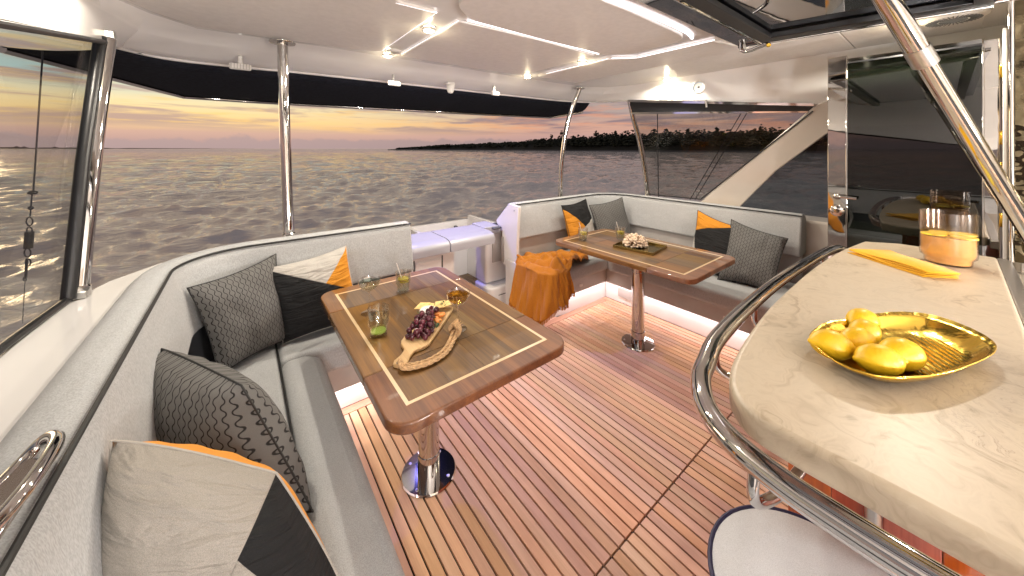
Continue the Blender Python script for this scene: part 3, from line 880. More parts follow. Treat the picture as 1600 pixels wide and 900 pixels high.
# ------------------------------------------------------------ tables
def table(cx, lab, loc_y=(0.93, 2.07)):
    y0, y1 = loc_y; x0, x1 = cx - 0.355, cx + 0.355
    cy = (y0 + y1) / 2
    root = empty('cockpit_table', (cx, cy, 0), lab, 'table', 'varnished pedestal tables')
    z0, z1 = 0.700, 0.735
    s_a, s_b = y0 + 0.285, y1 - 0.285
    ix0, ix1, iy0, iy1 = x0 + .072, x1 - .072, y0 + .078, y1 - .078
    iw = 0.006
    leaves = [(y0, s_a - .001, (0, 0, 1, 1)), (s_a + .001, s_b - .001, (0, 0, 0, 0)), (s_b + .001, y1, (1, 1, 0, 0))]
    for (a, b, cr) in leaves:
        L = prism('table_leaf', rrect(x0, x1, a, b, 0.075, 8, cr), z0, z1, M['table_edge'], root, bevel=0.006, seg=3)
        # dark veneer boards inside the inlay
        ya, yb = max(a, iy0 + iw), min(b, iy1 - iw)
        nb = 4; wx = (ix1 - ix0 - 2 * iw) / nb
        for i in range(nb):
            xa = ix0 + iw + i * wx
            box('veneer_board', (xa + .0003, xa + wx - .0003), (ya + .0003, yb - .0003), (z1 - .002, z1 + .0006), M['table_in'], L)
    for (xa, xb, ya, yb) in ((ix0 - iw, ix0 + iw, iy0 - iw, iy1 + iw), (ix1 - iw, ix1 + iw, iy0 - iw, iy1 + iw), (ix0 + iw, ix1 - iw, iy0 - iw, iy0 + iw), (ix0 + iw, ix1 - iw, iy1 - iw, iy1 + iw)):
        box('inlay_strip', (xa, xb), (ya, yb), (z1 - .002, z1 + .0009), M['maple'], root)
    box('under_frame', (cx - .2, cx + .2), (cy - .3, cy + .3), (0.675, 0.699), M['brushed'], root, bevel=.004)
    lathe('pedestal', [(0.047, 0.10), (0.047, 0.55), (0.043, 0.552), (0.043, 0.675)], M['chrome'], root, (cx + .01, cy, 0), 40)
    lathe('collar', [(0.0505, 0.011), (0.0505, 0.098), (0.048, 0.10)], M['chrome'], root, (cx + .01, cy, 0), 40)
    lathe('base_plate', [(0.122, 0.001), (0.124, 0.004), (0.120, 0.010), (0.06, 0.0115)], M['chrome'], root, (cx + .01, cy, 0), 48)
    for a in (35, 125, 215, 305):
        lathe('screw', [(0.007, 0), (0.007, 0.002), (0.0, 0.003)], M['brushed'], root, (cx + .01 + .10 * math.cos(R(a)), cy + .10 * math.sin(R(a)), 0.0105), 10)
    return root


t1 = table(0.675, 'varnished wood table in the foreground with grapes board and four glasses on it')
t2 = table(2.40, 'far varnished wood table with a coral ornament on a tray')

# ------------------------------------------------------------ glassware
def tumbler(loc, lab, slice_mat, straw=True, level=0.07, s=1.0, group='short drink tumblers on the tables', low=False):
    x, y, zt = loc; r = empty('drink_tumbler', loc, lab, 'glass', group)
    R1, R0, H = 0.039 * s, 0.033 * s, 0.105 * s
    lathe('glass_cup', [(0.0, 0.0), (R0 * .95, 0.0), (R0, 0.006), (R0 * 1.01, 0.035 * s), (R1, 0.045 * s), (R1 * 1.03, H), (R1 * .97, H), (R1 * .95, 0.047 * s), (R0 * .93, 0.036 * s), (R0 * .92, 0.010), (0, 0.010)],
          M['glass'], r, (x, y, zt))
    lathe('drink', [(0, 0.011), (R0 * .9, 0.011), (R0 * .91, 0.036 * s), (R1 * .93, 0.048 * s), (R1 * .94, level * s), (0, level * s)], M['drink'], r, (x, y, zt))
    zs = (0.012 if low else (level - .006)) * s
    lathe('fruit_slice', [(0, 0), (R0 * .85, 0), (R0 * .85, 0.006), (0, 0.006)], slice_mat, r, (x, y, zt + zs), 20)
    if not low:
        lathe('fruit_slice', [(0, 0), (R0 * .7, 0), (R0 * .7, 0.005), (0, 0.005)], slice_mat, r, (x + .004, y - .003, zt + zs - 0.014), 20)
    if straw:
        tube('straw', [(x + .008, y + .004, zt + .02), (x - .030 * s, y + .018, zt + 0.150 * s)], 0.0028, M['straw'], r, seg=8)
    return r


def coupe(loc, lab, liquid, s=1.0):
    x, y, zt = loc; r = empty('coupe_glass', loc, lab, 'glass', 'stemmed coupe glasses on the near table')
    lathe('glass_bowl', [(0.003, 0.100), (0.012, 0.104), (0.034, 0.117), (0.046, 0.136), (0.050, 0.158), (0.0488, 0.158), (0.0448, 0.137), (0.033, 0.119), (0.012, 0.107), (0.0, 0.105)], M['glass'], r, loc, 36)
    lathe('stem', [(0.0, 0.002), (0.036, 0.0025), (0.036, 0.004), (0.010, 0.008), (0.0045, 0.018), (0.0040, 0.06), (0.0045, 0.095), (0.007, 0.102), (0, 0.104)], M['glass'], r, loc, 28)
    lathe('wine', [(0, 0.108), (0.012, 0.109), (0.032, 0.121), (0.0435, 0.138), (0.046, 0.147), (0.0, 0.147)], liquid, r, loc, 30)
    return r


TT = 0.7362
coupe((0.467, 1.668, TT), 'stemmed coupe glass nearly colourless drink, at the far left edge of the near table', M['drink'])
coupe((0.721, 1.289, TT), 'stemmed coupe glass with golden drink, right of the grapes board', M['wine'])
tumbler((0.683, 1.818, TT), 'tumbler with lemon slice and white straw at the far edge of the near table', M['lemon_slice'])
tumbler((0.444, 1.455, TT), 'tumbler with a lime slice at its bottom, left of the grapes board', M['lime_slice'], straw=False, level=.075, low=True, s=1.06)
tumbler((2.235, 1.895, TT), 'tumbler with straw and lemon nearest the left corner of the far table', M['lemon_slice'])
tumbler((2.50, 1.72, TT), 'tumbler with straw and lemon just behind the coral tray', M['lemon_slice'])

# ------------------------------------------------------------ serving board
ang = math.atan2(1.532 - 1.222, 0.80 - 0.483)


def serving_board():
    bx, by = 0.63, 1.385
    r = empty('serving_board', (bx, by, TT), 'pale wooden paddle board with rope handle on the near table', 'serving board')
    half = [(-0.285, 0.0), (-0.28, 0.020), (-0.26, 0.026), (-0.225, 0.018), (-0.19, 0.020), (-0.16, 0.048), (-0.135, 0.058), (0.05, 0.062), (0.155, 0.060), (0.17, 0.055), (0.175, 0.0)]
    pts = half + [(a, -b) for a, b in half[1:-1]][::-1]
    c, s = math.cos(ang), math.sin(ang)
    W = lambda a, b: (bx + a * c - b * s, by + a * s + b * c)
    prism('board', [W(*p) for p in pts], TT, TT + 0.014, M['oak'], r, bevel=0.004, seg=3)
    lathe('hole_rim', [(0.010, 0), (0.010, 0.0015), (0.004, 0.0017)], M['black'], r, (*W(-0.272, 0), TT + 0.0142), 14)
    # twisted rope loop leaving the handle, with a knot
    core = smooth_path([(*W(-0.270, 0.0), TT + .020), (*W(-0.29, -0.03), TT + .014), (*W(-0.255, -0.090), TT + .011), (*W(-0.19, -0.132), TT + .011), (*W(-0.12, -0.138), TT + .012), (*W(-0.060, -0.138), TT + .024)], 12)
    for off in (0, 1):
        for sgn_ in (0, 1, 2):
            P_ = []
            for i, p in enumerate(core):
                q = i * 0.55 + sgn_ * 2.094 + off
                t = (core[min(i + 1, len(core) - 1)] - core[max(i - 1, 0)]).normalized()
                a = Vector((-t.y, t.x, 0)); shift = a * (0.0078 * (1 if off else -1)) * min(1, i / 10)
                P_.append(p + shift + a * math.cos(q) * 0.0042 + Vector((0, 0, 1)) * math.sin(q) * 0.0042)
            tube('rope_strand', P_, 0.0042, M['rope'], r, seg=6)
    kc = Vector((*W(-0.045, -0.135), TT + 0.026))
    for q in range(4):
        ring = []
        for i in range(16):
            a = 2 * math.pi * i / 16
            v = Vector((math.cos(a) * 0.022, math.sin(a) * 0.022, 0.004 * math.sin(3 * a)))
            v.rotate(Matrix.Rotation(R(90), 3, 'Y') @ Matrix.Rotation(R(20 * q), 3, 'X')); v.rotate(Matrix.Rotation(ang + R(-20 + 10 * q), 3, 'Z'))
            ring.append(kc + v + Vector((c * (q - 1.5) * 0.010, s * (q - 1.5) * 0.010, 0)))
        tube('rope_knot', ring, 0.0080, M['rope'], r, seg=6, closed=True)
    vs, fs = [], []
    for i in range(40):      # frayed end
        a = ang + R(rnd.uniform(-40, 40)); L = rnd.uniform(.02, .034)
        e = kc + Vector((math.cos(a) * L + c * .012, math.sin(a) * L + s * .012, rnd.uniform(-.012, .014)))
        v_, f_ = tube_geo([kc + Vector((c * .01, s * .01, 0)), e], 0.0012, 4); n_ = len(vs); vs += v_; fs += [tuple(n_ + k_ for k_ in f) for f in f_]
    tag(mesh('frayed_end', vs, fs, M['rope'], r), kind='stuff')
    return W


W = serving_board()
zb = TT + 0.0145
bunch = empty('grape_bunch', (*W(0.0, 0), zb), 'bunch of dark red grapes piled on the serving board', 'grapes')
sph = None


def ball(name, c, r, mt, parent, seg=14, ring=9, sq=(1, 1, 1)):
    vs, fs = [], []
    for j in range(1, ring):
        for i in range(seg):
            a = 2 * math.pi * i / seg; b = math.pi * j / ring
            vs.append((c[0] + r * sq[0] * math.sin(b) * math.cos(a), c[1] + r * sq[1] * math.sin(b) * math.sin(a), c[2] + r * sq[2] * math.cos(b)))
    n = len(vs); vs += [(c[0], c[1], c[2] + r * sq[2]), (c[0], c[1], c[2] - r * sq[2])]
    for j in range(ring - 2):
        for i in range(seg):
            fs.append((j * seg + i, j * seg + (i + 1) % seg, (j + 1) * seg + (i + 1) % seg, (j + 1) * seg + i))
    for i in range(seg):
        fs.append((n, (i + 1) % seg, i)); fs.append((n + 1, (ring - 2) * seg + i, (ring - 2) * seg + (i + 1) % seg))
    return mesh(name, vs, fs, mt, parent, smooth='all')


grs = []
tries = 0
while len(grs) < 62 and tries < 20000:
    tries += 1
    a = rnd.uniform(-0.135, 0.10); b = rnd.uniform(-0.045, 0.055)
    if a > -0.02 and b < -0.012: continue
    x, y = W(a, b); q = rnd.uniform(.0095, .0125)
    lv = rnd.choice((0, 0, 1, 1, 2))
    edge = 1 - max(abs(a + .02) / .125, abs(b) / .055)
    if lv * 0.35 > edge + .15: continue
    zc = zb + q + lv * 0.0165
    if any((Vector((x, y, zc)) - g_[0]).length < (q + g_[1]) * 0.88 for g_ in grs): continue
    grs.append((Vector((x, y, zc)), q))
for c_, q in grs:
    o = ball('grape', c_, q, M['grape'], bunch, 12, 8, (1, 1, 1.08))
vs, fs = [], []
for i in range(12):
    p0 = Vector((*W(rnd.uniform(-.1, .08), rnd.uniform(-.02, .03)), zb + .02)); p1 = p0 + Vector((rnd.uniform(-.03, .03), rnd.uniform(-.03, .03), rnd.uniform(.005, .03)))
    v_, f_ = tube_geo([p0, p1], 0.0011, 5); n_ = len(vs); vs += v_; fs += [tuple(n_ + k_ for k_ in f) for f in f_]
mesh('stalk', vs, fs, M['leaf'], bunch)
x, y = W(0.075, 0.030)
tag(lathe('cheese_wheel', [(0, 0), (.036, 0), (.038, .004), (.038, .022), (.034, .027), (0, .028)], M['cheese'], None, (x, y, zb), 28),
    'small round white soft cheese behind the grapes', 'cheese')
cn = 0
for (a, b, rr, tl) in ((0.135, 0.045, 20, 5), (0.145, 0.005, -10, 9), (0.120, 0.075, 45, 3), (0.150, -0.035, 15, 12), (0.128, -0.010, 70, 7)):
    x, y = W(a, b); cn += 1
    pts = [(x + .045 * math.cos(ang + R(rr + q * 90 + (10 if q % 2 else -10))) * (1.0 if q % 2 else .85), y + .045 * math.sin(ang + R(rr + q * 90 + (10 if q % 2 else -10))) * (1 if q % 2 else .85)) for q in range(4)]
    tag(prism('cracker', pts, zb + .002 + cn * .0045, zb + .0055 + cn * .0045, M['cracker'], bevel=.001),
        ('lowest cracker at the far end of the serving board', 'cracker second from the bottom of the stack', 'cracker jutting out beside the cheese', 'cracker hanging over the right rim of the board', 'topmost cracker lying under the herb')[cn - 1], 'cracker', 'crackers on the serving board')
for i, (a, b) in enumerate(((0.02, -.035), (0.05, -.04), (0.035, -.02), (0.0, -.045), (0.075, -.035), (0.06, -.018))):
    x, y = W(a, b)
    o = ball('dried_apricot', (x, y, zb + .008 + (.006 if i % 2 else 0)), 0.016, M['apricot'], None, 12, 8, (1, .8, .42))
    tag(o, ('dried apricot left of centre in the row beside the grapes', 'dried apricot at the near rim of the board, right of the herb', 'dried apricot closest to the grapes', 'dried apricot nearest the herb sprig', 'dried apricot farthest up the board rim', 'dried apricot touching the upper grapes')[i], 'dried apricot', 'dried apricots on the serving board')
for (a, b, lab) in ((-0.05, -.052, 'sprig of dark green herb at the near side of the grapes'), (0.13, -.02, 'sprig of dark green herb on top of the crackers')):
    vs, fs = [], []
    for i in range(26):
        x, y = W(a + rnd.uniform(-.02, .02), b + rnd.uniform(-.012, .012)); zz = zb + rnd.uniform(.012, .034); n_ = len(vs)
        q = rnd.uniform(0, 6.28); L = .011
        vs += [(x, y, zz), (x + L * math.cos(q) * .5 - L * .3 * math.sin(q), y + L * math.sin(q) * .5 + L * .3 * math.cos(q), zz + .003), (x + L * math.cos(q), y + L * math.sin(q), zz + rnd.uniform(-.004, .006)),
               (x + L * math.cos(q) * .5 + L * .3 * math.sin(q), y + L * math.sin(q) * .5 - L * .3 * math.cos(q), zz - .001)]
        fs.append((n_, n_ + 1, n_ + 2, n_ + 3))
    tag(mesh('herb_sprig', vs, fs, M['leaf'], fix=False), lab, 'herbs')

# coral ornament on its tray
tray = empty('square_tray', (2.42, 1.49, TT), 'shallow dark brass tray under the coral on the far table', 'tray')
ca, sa = math.cos(R(8)), math.sin(R(8))
def TP(a, b): return (2.42 + a * ca - b * sa, 1.49 + a * sa + b * ca)
prism('tray_floor', [TP(*p) for p in ((-.13, -.15), (.13, -.15), (.13, .15), (-.13, .15))], TT, TT + .006, M['brass'], tray)
for (a0, a1, b0, b1) in ((-.136, -.13, -.156, .156), (.13, .136, -.156, .156), (-.13, .13, -.156, -.15), (-.13, .13, .15, .156)):
    prism('tray_rim', [TP(*p) for p in ((a0, b0), (a1, b0), (a1, b1), (a0, b1))], TT, TT + .020, M['brass'], tray, bevel=.0015)
vs, fs = [], []
cc = Vector((2.42, 1.53, TT + .008))
for i in range(230):
    a = rnd.uniform(0, 6.28); e = math.acos(rnd.uniform(0.0, 1)); L = rnd.uniform(.70, 1.0)
    d = Vector((math.sin(e) * math.cos(a), math.sin(e) * math.sin(a), math.cos(e)))
    tip = cc + Vector((d.x * .098 * L, d.y * .098 * L, d.z * .088 * L + .006))
    v_, f_ = tube_geo([cc + (tip - cc) * .4, cc + (tip - cc) * .85, tip, tip + d * .004], lambda i_: [.006, .0075, .0085, .004][i_], 6)
    n_ = len(vs); vs += v_; fs += [tuple(n_ + k_ for k_ in f) for f in f_]
tag(mesh('coral_piece', vs, fs, M['coral'], smooth='all'), 'round head of beige branching coral on the brass tray', 'coral')

# ------------------------------------------------------------ throw blanket on the far sofa
def blanket():
    root = empty('throw_blanket', (2.1, 2.2, 0.15), 'burnt orange throw draped over the inboard end of the far sofa', 'blanket')
    plan = smooth_path([(1.935, 2.40, 0), (1.93, 2.26, 0), (1.93, 2.11, 0), (1.96, 2.025, 0), (2.04, 1.995, 0), (2.12, 1.99, 0), (2.18, 1.995, 0)], 16)
    inner_ = smooth_path([(2.04, 2.48, 0), (2.20, 2.485, 0), (2.36, 2.46, 0), (2.50, 2.40, 0), (2.62, 2.30, 0), (2.66, 2.19, 0), (2.50, 2.09, 0)], 16)
    m = len(plan); top_n, hang_n = 44, 34
    vs, fs = [], []
    for i in range(m):
        s_ = i / (m - 1); p, q = plan[i], inner_[i]
        t2 = (plan[min(i + 1, m - 1)] - plan[max(i - 1, 0)]).normalized(); out = Vector((-t2.y, t2.x, 0))
        if out.dot(p - Vector((2.3, 2.3, 0))) < 0: out = -out
        for j in range(top_n):
            t = j / top_n; b = q.lerp(p, t ** .8)
            ridge = abs(noise.noise(Vector((b.x * 6 + s_ * 2, b.y * 6, 2.2)))) + .4 * abs(noise.noise(Vector((b.x * 13, b.y * 13, s_))))
            zz = .472 + ridge * .17 * (1.15 - .4 * t) * math.sin(math.pi * min(1, t * 1.02)) ** .6 + .003 * math.sin(s_ * 40 + t * 9)
            vs.append((b.x + .03 * noise.noise(Vector((b.y * 7, t * 4, 5))), b.y + .03 * noise.noise(Vector((b.x * 7, t * 4, 9))), max(.466, zz)))
        L = .29 + .08 * math.sin(math.pi * min(1, s_ / .6)) - .12 * s_ ** 2 + .012 * math.sin(s_ * 19)
        for j in range(hang_n + 1):
            t = j / hang_n
            fold = (.013 * math.sin(s_ * 24 + 3.4 * t) + .007 * math.sin(s_ * 61 + t * 5) + .004 * math.sin(s_ * 120 - t * 7) + .02 * noise.noise(Vector((s_ * 9, t * 1.5, 3)))) * (.25 + .75 * t)
            o_ = .012 * math.sin(t * math.pi * .5) + .075 * t * t * (1 - s_) + .02 * t + fold
            zz = .474 - .004 * j / hang_n - L * t ** 1.15
            vs.append((p.x + out.x * o_, p.y + out.y * o_ - .02 * t * (1 - s_), zz))
    w_ = top_n + hang_n + 1
    for i in range(m - 1):
        for j in range(w_ - 1):
            a = i * w_ + j; fs.append((a, a + w_, a + w_ + 1, a + 1))
    o = mesh('cloth', vs, fs, M['blanket'], root, smooth='all', fix=False)
    sm = o.modifiers.new('thick', 'SOLIDIFY'); sm.thickness = 0.006
    hem = [Vector(vs[i * w_ + w_ - 1]) for i in range(m)]
    v2, f2 = [], []
    for i in range(m - 1):
        for k_ in range(3):
            p0 = hem[i].lerp(hem[i + 1], k_ / 3)
            v_, f_ = tube_geo([p0 + Vector((0, 0, .004)), p0 + Vector((rnd.uniform(-.006, .006), rnd.uniform(-.006, .006), -.028))], 0.0022, 4)
            n_ = len(v2); v2 += v_; f2 += [tuple(n_ + q_ for q_ in f) for f in f_]
    tag(mesh('fringe', v2, f2, M['blanket'], root), kind='stuff')


blanket()

# ------------------------------------------------------------ bar counter, rail, cabinet
edge = smooth_path([(2.66, .30, 0), (2.3, .345, 0), (1.9, .365, 0), (1.5, .365, 0), (1.25, .357, 0), (1.0, .335, 0), (.87, .312, 0), (.80, .280, 0), (.765, .235, 0), (.757, .175, 0), (.757, .10, 0), (.757, 0, 0), (.757, -.125, 0)], 6)
counter = empty('bar_counter', (1.7, .1, 0), 'cream stone topped bar counter with red wood base at the right', 'counter')
outl = [(2.74, -.125), (2.74, .18)] + [(p.x, p.y) for p in edge]
prism('stone_top', outl, 0.942, 0.998, M['stone'], counter, bevel=0.012, seg=4)
for i in range(5):
    y0_ = -.12 + i * .0655
    box('wood_panel', (0.872, 0.889), (y0_, y0_ + .0645), (0.02, 0.941), M['mahogany'], counter, bevel=.0015)
for i in range(8):
    x0_ = .891 + i * .22
    box('wood_panel', (x0_, x0_ + .2185), (.190, .208), (0.02, 0.941), M['mahogany'], counter, bevel=.0015)
box('sill', (0.66, 2.80), (-.165, -.127), (0.94, 0.985), M['brushed'], counter, bevel=.003)
rail = empty('counter_rail', (1.5, .2, 0), 'polished steel grab rail curving round the edge of the stone counter', 'rail')
rp = smooth_path([(2.47, .30, .955), (2.44, .345, .975), (2.36, .375, .99), (2.0, .40, .992), (1.6, .412, .992), (1.25, .405, .992), (1.0, .388, .992), (.87, .362, .992), (.79, .340, .992), (.715, .296, .992), (.672, .24, .992), (.648, .165, .992), (.641, .08, .992), (.641, 0, .992), (.645, -.15, .992)], 10)
tube('rail_bar', rp, .0205, M['chrome'], rail, seg=20)
for (a, b) in (((2.2, .388), (2.2, .33)), ((1.34, .405), (1.34, .33)), ((.985, .383), (1.02, .30)), ((.66, .20), (.80, .17))):
    pp = smooth_path([(a[0], a[1], .985), (a[0], a[1], .925), ((a[0] + b[0]) / 2, (a[1] + b[1]) / 2, .905), (b[0], b[1], .92), (b[0], b[1], .943)], 6)
    tube('rail_bracket', pp, .009, M['chrome'], rail, seg=12)

# bar stool
tube('cabinet_post', [(.860, .085, .02), (.860, .085, .94)], .011, M['brushed'], counter, seg=12)
st = empty('bar_stool', (.70, .118, 0), 'round pale grey upholstered stool with dark piping at the bottom right', 'stool')
SX, SY, SZ = .700, .118, .80
lathe('seat_cushion', [(0, -.06), (.135, -.06), (.152, -.048), (.156, -.02), (.152, -.004), (.140, .003), (.09, .007), (0, .008)], M['stool'], st, (SX, SY, SZ), 56)
tube('piping', [(SX + .1545 * math.cos(R(a)), SY + .1545 * math.sin(R(a)), SZ - .005) for a in range(0, 360, 8)], .004, mat('navy_piping', (.02, .018, .06, 1), .6), st, seg=8, closed=True)
lathe('post', [(.03, .02), (.03, .4), (.022, .41), (.022, .74)], M['chrome'], st, (SX, SY, 0), 28)
lathe('foot', [(.16, .001), (.16, .01), (.05, .022), (.03, .03)], M['chrome'], st, (SX, SY, 0), 40)
tube('foot_ring', [(SX + .13 * math.cos(R(a)), SY + .13 * math.sin(R(a)), .28) for a in range(0, 360, 10)], .010, M['chrome'], st, closed=True)
tube('back_hoop', smooth_path([(SX + .10, SY + .05, .725), (SX + .14, SY + .04, .735), (SX + .158, SY + .0, .765), (SX + .156, SY - .06, .80), (SX + .13, SY - .13, .83)], 8), .009, M['chrome'], st)

# gold tray with lemons
gt = empty('gold_tray', (1.28, .08, 1.0), 'hammered gold leaf shaped tray holding lemons on the counter', 'tray')
rimp = smooth_path([(1.122, .221, 0), (1.224, .209, 0), (1.302, .171, 0), (1.403, .132, 0), (1.476, .085, 0), (1.507, .032, 0), (1.481, -.021, 0), (1.435, -.054, 0), (1.386, -.063, 0), (1.304, -.049, 0), (1.144, .008, 0),
                    (1.031, .076, 0), (1.008, .132, 0), (1.028, .176, 0), (1.076, .209, 0)], 6, True)
gc = Vector((1.235, .085, .9985))
nr_, na_ = 10, len(rimp)
vs, fs = [], []
for i in range(nr_ + 1):
    t = i / nr_
    for j in range(na_):
        q = rimp[j] - Vector((gc.x, gc.y, 0)); q.z = 0
        k_ = t * 1.1 if t < .7 else .77 + (t - .7) * .767
        zz = .005 + (0 if t < .6 else ((t - .6) / .4) ** 1.5 * .034) + .0004 * math.sin(j * 1.9) * (t > .75)
        p = gc + q * k_
        vs.append((p.x, p.y, p.z + zz))
for i in range(nr_):
    for j in range(na_):
        a = i * na_ + j; b = i * na_ + (j + 1) % na_; fs.append((a, b, b + na_, a + na_))
o = mesh('tray_dish', vs, fs, M['gold'], gt, smooth='all', fix=False)
so_ = o.modifiers.new('t', 'SOLIDIFY'); so_.thickness = .003; so_.offset = 1
axd = Vector((.42, -.20, 0)).normalized(); per = Vector((-axd.y, axd.x, 0))
for i in range(15):      # embossed ribs across the middle
    a = -.09 + i * .017
    base_ = gc + axd * (a + .02) + per * (-.012)
    w2 = .070 * math.sqrt(max(0.08, 1 - ((a - .02) / .19) ** 2))
    dirn = (per * 1 + axd * .55).normalized()
    tube('embossed_rib', [base_ - dirn * w2 + Vector((0, 0, .0065)), base_ + Vector((0, 0, .0085)), base_ + dirn * w2 + Vector((0, 0, .0065))], .0032, M['gold'], gt, seg=6)


def lemon_obj(c, dirv, lab, s=1.0):
    prof = [(0, -.047), (.004, -.046), (.007, -.042), (.016, -.036), (.024, -.026), (.0295, -.012), (.031, 0), (.0295, .014), (.023, .028), (.014, .037), (.007, .041), (.0055, .046), (.003, .049), (0, .0495)]
    o = lathe('lemon', [(r_ * s, z_ * s) for r_, z_ in prof], M['lemon'], None, (0, 0, 0), 24)
    o.data.transform(Matrix.Translation(o.location)); 
    o.location = c
    o.rotation_euler = Vector(dirv).to_track_quat('Z', 'Y').to_euler()
    tag(o, lab, 'lemon', 'whole lemons in the gold tray')


zl = 1.037
for (x, y, dr, sc_, lab) in (
        (1.097, .177, (.62, -.72, -.1), 1.04, 'lemon at the left tip of the gold tray'),
        (1.172, .143, (.80, -.50, .15), .92, 'lemon in the middle of the cluster, behind the front pair'),
        (1.240, .138, (.93, -.30, .05), .93, 'lemon second from the back of the cluster'),
        (1.315, .150, (.93, -.38, .0), 1.0, 'lemon at the very back of the cluster by the tray rim'),
        (1.100, .100, (.62, -.75, .05), 1.03, 'front lemon nearest the near rim, stem end showing'),
        (1.172, .072, (.85, -.50, .0), 1.08, 'rightmost lemon, beside the ribbed middle of the tray')):
    lemon_obj((x, y, zl), dr, lab, sc_)

# folded napkin
def napkin():
    r = empty('folded_napkin', (2.2, .14, .9985), 'mustard yellow folded napkin lying on the counter by the pitcher', 'napkin')
    A, B = Vector((2.36, .245)), Vector((2.13, .030)); d = (B - A).normalized(); p = Vector((-d.y, d.x))
    L = (B - A).length
    for l in range(5):
        vs, fs = [], []
        n = 16; wdt = .085 - l * .003
        for i in range(n + 1):
            t = i / n; ww = wdt * (1.12 - .42 * t)
            for s_ in (-1, 1):
                q = A + d * (t * (L + .004 * l)) + p * ww * s_
                vs.append((q.x, q.y, .999 + l * .0042 + .004 * (1 + math.sin(t * 5 + l)) * (l > 0)))
        for i in range(n): fs.append((2 * i, 2 * i + 1, 2 * i + 3, 2 * i + 2))
        o = mesh('cloth_fold', vs, fs, M['napkin'], r, smooth='all', fix=False)
        m_ = o.modifiers.new('t', 'SOLIDIFY'); m_.thickness = .003
        b_ = o.modifiers.new('b', 'BEVEL'); b_.width = .001


napkin()

# pitcher of lemonade
pt = empty('lemonade_pitcher', (2.25, .045, .9985), 'ribbed clear pitcher of lemonade with lemon slices on the counter', 'pitcher')
PX_, PY_ = 2.43, .015
def ribbed(name, prof, mt, n=96, amp=.0012):
    vs, fs = [], []
    m = len(prof)
    for (r_, z_) in prof:
        for j in range(n):
            a = 2 * math.pi * j / n; rr = r_ + (amp if (j % 2) and r_ > .05 else 0)
            sp = max(0, math.cos(a - R(150))) ** 40 * .022 * max(0, (z_ - .22) / .035)
            vs.append((PX_ + (rr + sp) * math.cos(a), PY_ + (rr + sp) * math.sin(a), .9985 + z_))
    for i in range(m - 1):
        for j in range(n):
            fs.append((i * n + j, i * n + (j + 1) % n, (i + 1) * n + (j + 1) % n, (i + 1) * n + j))
    return mesh(name, vs, fs, mt, pt, smooth=True, fix=False)
Q_ = lambda L: [(a * .90, b * .88) for a, b in L]
ribbed('glass_body', Q_([(.001, .001), (.070, .001), (.074, .006), (.076, .028), (.088, .040), (.090, .06), (.090, .235), (.091, .255), (.088, .255), (.087, .06), (.085, .043), (.074, .031), (.071, .008), (.001, .006)]),
       thin_glass('ribbed_frosted_glass', (.95, .88, .82, 1), 1.6, .12))
lathe('lemonade', Q_([(0, .008), (.070, .008), (.073, .031), (.083, .045), (.0855, .06), (.0855, .135), (0, .136)]), M['juice'], pt, (PX_, PY_, .9985), 40)
for (a, zz, tl) in ((20, .122, 5), (130, .124, -6), (240, .121, 8), (300, .128, 3)):
    lathe('lemon_slice', [(0, 0), (.038, 0), (.038, .006), (0, .006)], M['lemon_slice'], pt, (PX_ + .05 * math.cos(R(a)), PY_ + .05 * math.sin(R(a)), .9985 + zz), 22)

# ------------------------------------------------------------ hull sides (coamings), transom
cm = [(-.30, -3.0), (-.30, 2.0), (-.27, 2.25), (-.17, 2.40), (-.02, 2.455), (.93, 2.46), (.93, 2.56), (.45, 2.62), (.1, 2.60), (-.15, 2.54), (-.33, 2.42), (-.46, 2.22), (-.515, 2.03), (-.53, 1.7), (-.545, -3.0)]
tag(prism('wall', cm, 0.0, 0.935, M['gel'], bevel=.02, seg=3), kind='structure')
cm2 = [(3.54, -.15), (3.54, 2.2), (3.46, 2.5), (3.3, 2.64), (3.1, 2.68), (2.32, 2.68), (2.32, 2.80), (3.2, 2.84), (3.55, 2.75), (3.75, 2.5), (3.83, 2.2), (3.86, -.15)]
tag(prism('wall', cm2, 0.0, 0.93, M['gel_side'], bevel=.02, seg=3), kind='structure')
tr = empty('transom', (1.5, 2.7, 0), 'low white transom with padded caps between the two sofas, lit blue', 'transom')
capp = round_poly([(2.52, .56), (2.52, .735), (2.60, .755), (2.93, .755), (2.93, .56)], .035, 5)
def xsweep(name, x0, x1, prof, mt, parent, bevel=.006):
    vs = [(x0, a, b) for a, b in prof] + [(x1, a, b) for a, b in prof]; n = len(prof)
    fs = [tuple(range(n)), tuple(range(2 * n - 1, n - 1, -1))] + [(i, (i + 1) % n, n + (i + 1) % n, n + i) for i in range(n)]
    return mesh(name, vs, fs, mt, parent, bevel=bevel)
xsweep('cap', .93, 1.335, [(a, b if b > .6 else .655) for a, b in capp], M['blue_cap'], tr)
xsweep('cap', 1.345, 1.78, [(a, b if b > .6 else .655) for a, b in capp], M['blue_cap'], tr)
box('cabinet_wall', (.93, 1.40), (2.57, 2.93), (0, .65), M['gel'], tr, bevel=.004)
box('cabinet_door', (1.06, 1.28), (2.561, 2.568), (.12, .61), M['gel'], tr, bevel=.003)
box('seam', (1.045, 1.056), (2.566, 2.571), (.10, .63), M['dark_grey'], tr)
box('seam', (1.284, 1.295), (2.566, 2.571), (.10, .63), M['dark_grey'], tr)
kn = lathe('door_knob', [(.0, 0), (.013, 0), (.013, .004), (0, .006)], M['black'], tr, (0, 0, 0), 16, local=True)
kn.rotation_euler = (R(90), 0, 0); kn.location = Vector((1.12, 2.559, .50)) - ORG[tr.name]
box('gate_panel', (1.40, 2.14), (3.60, 3.64), (0.0, .65), M['gel'], tr)
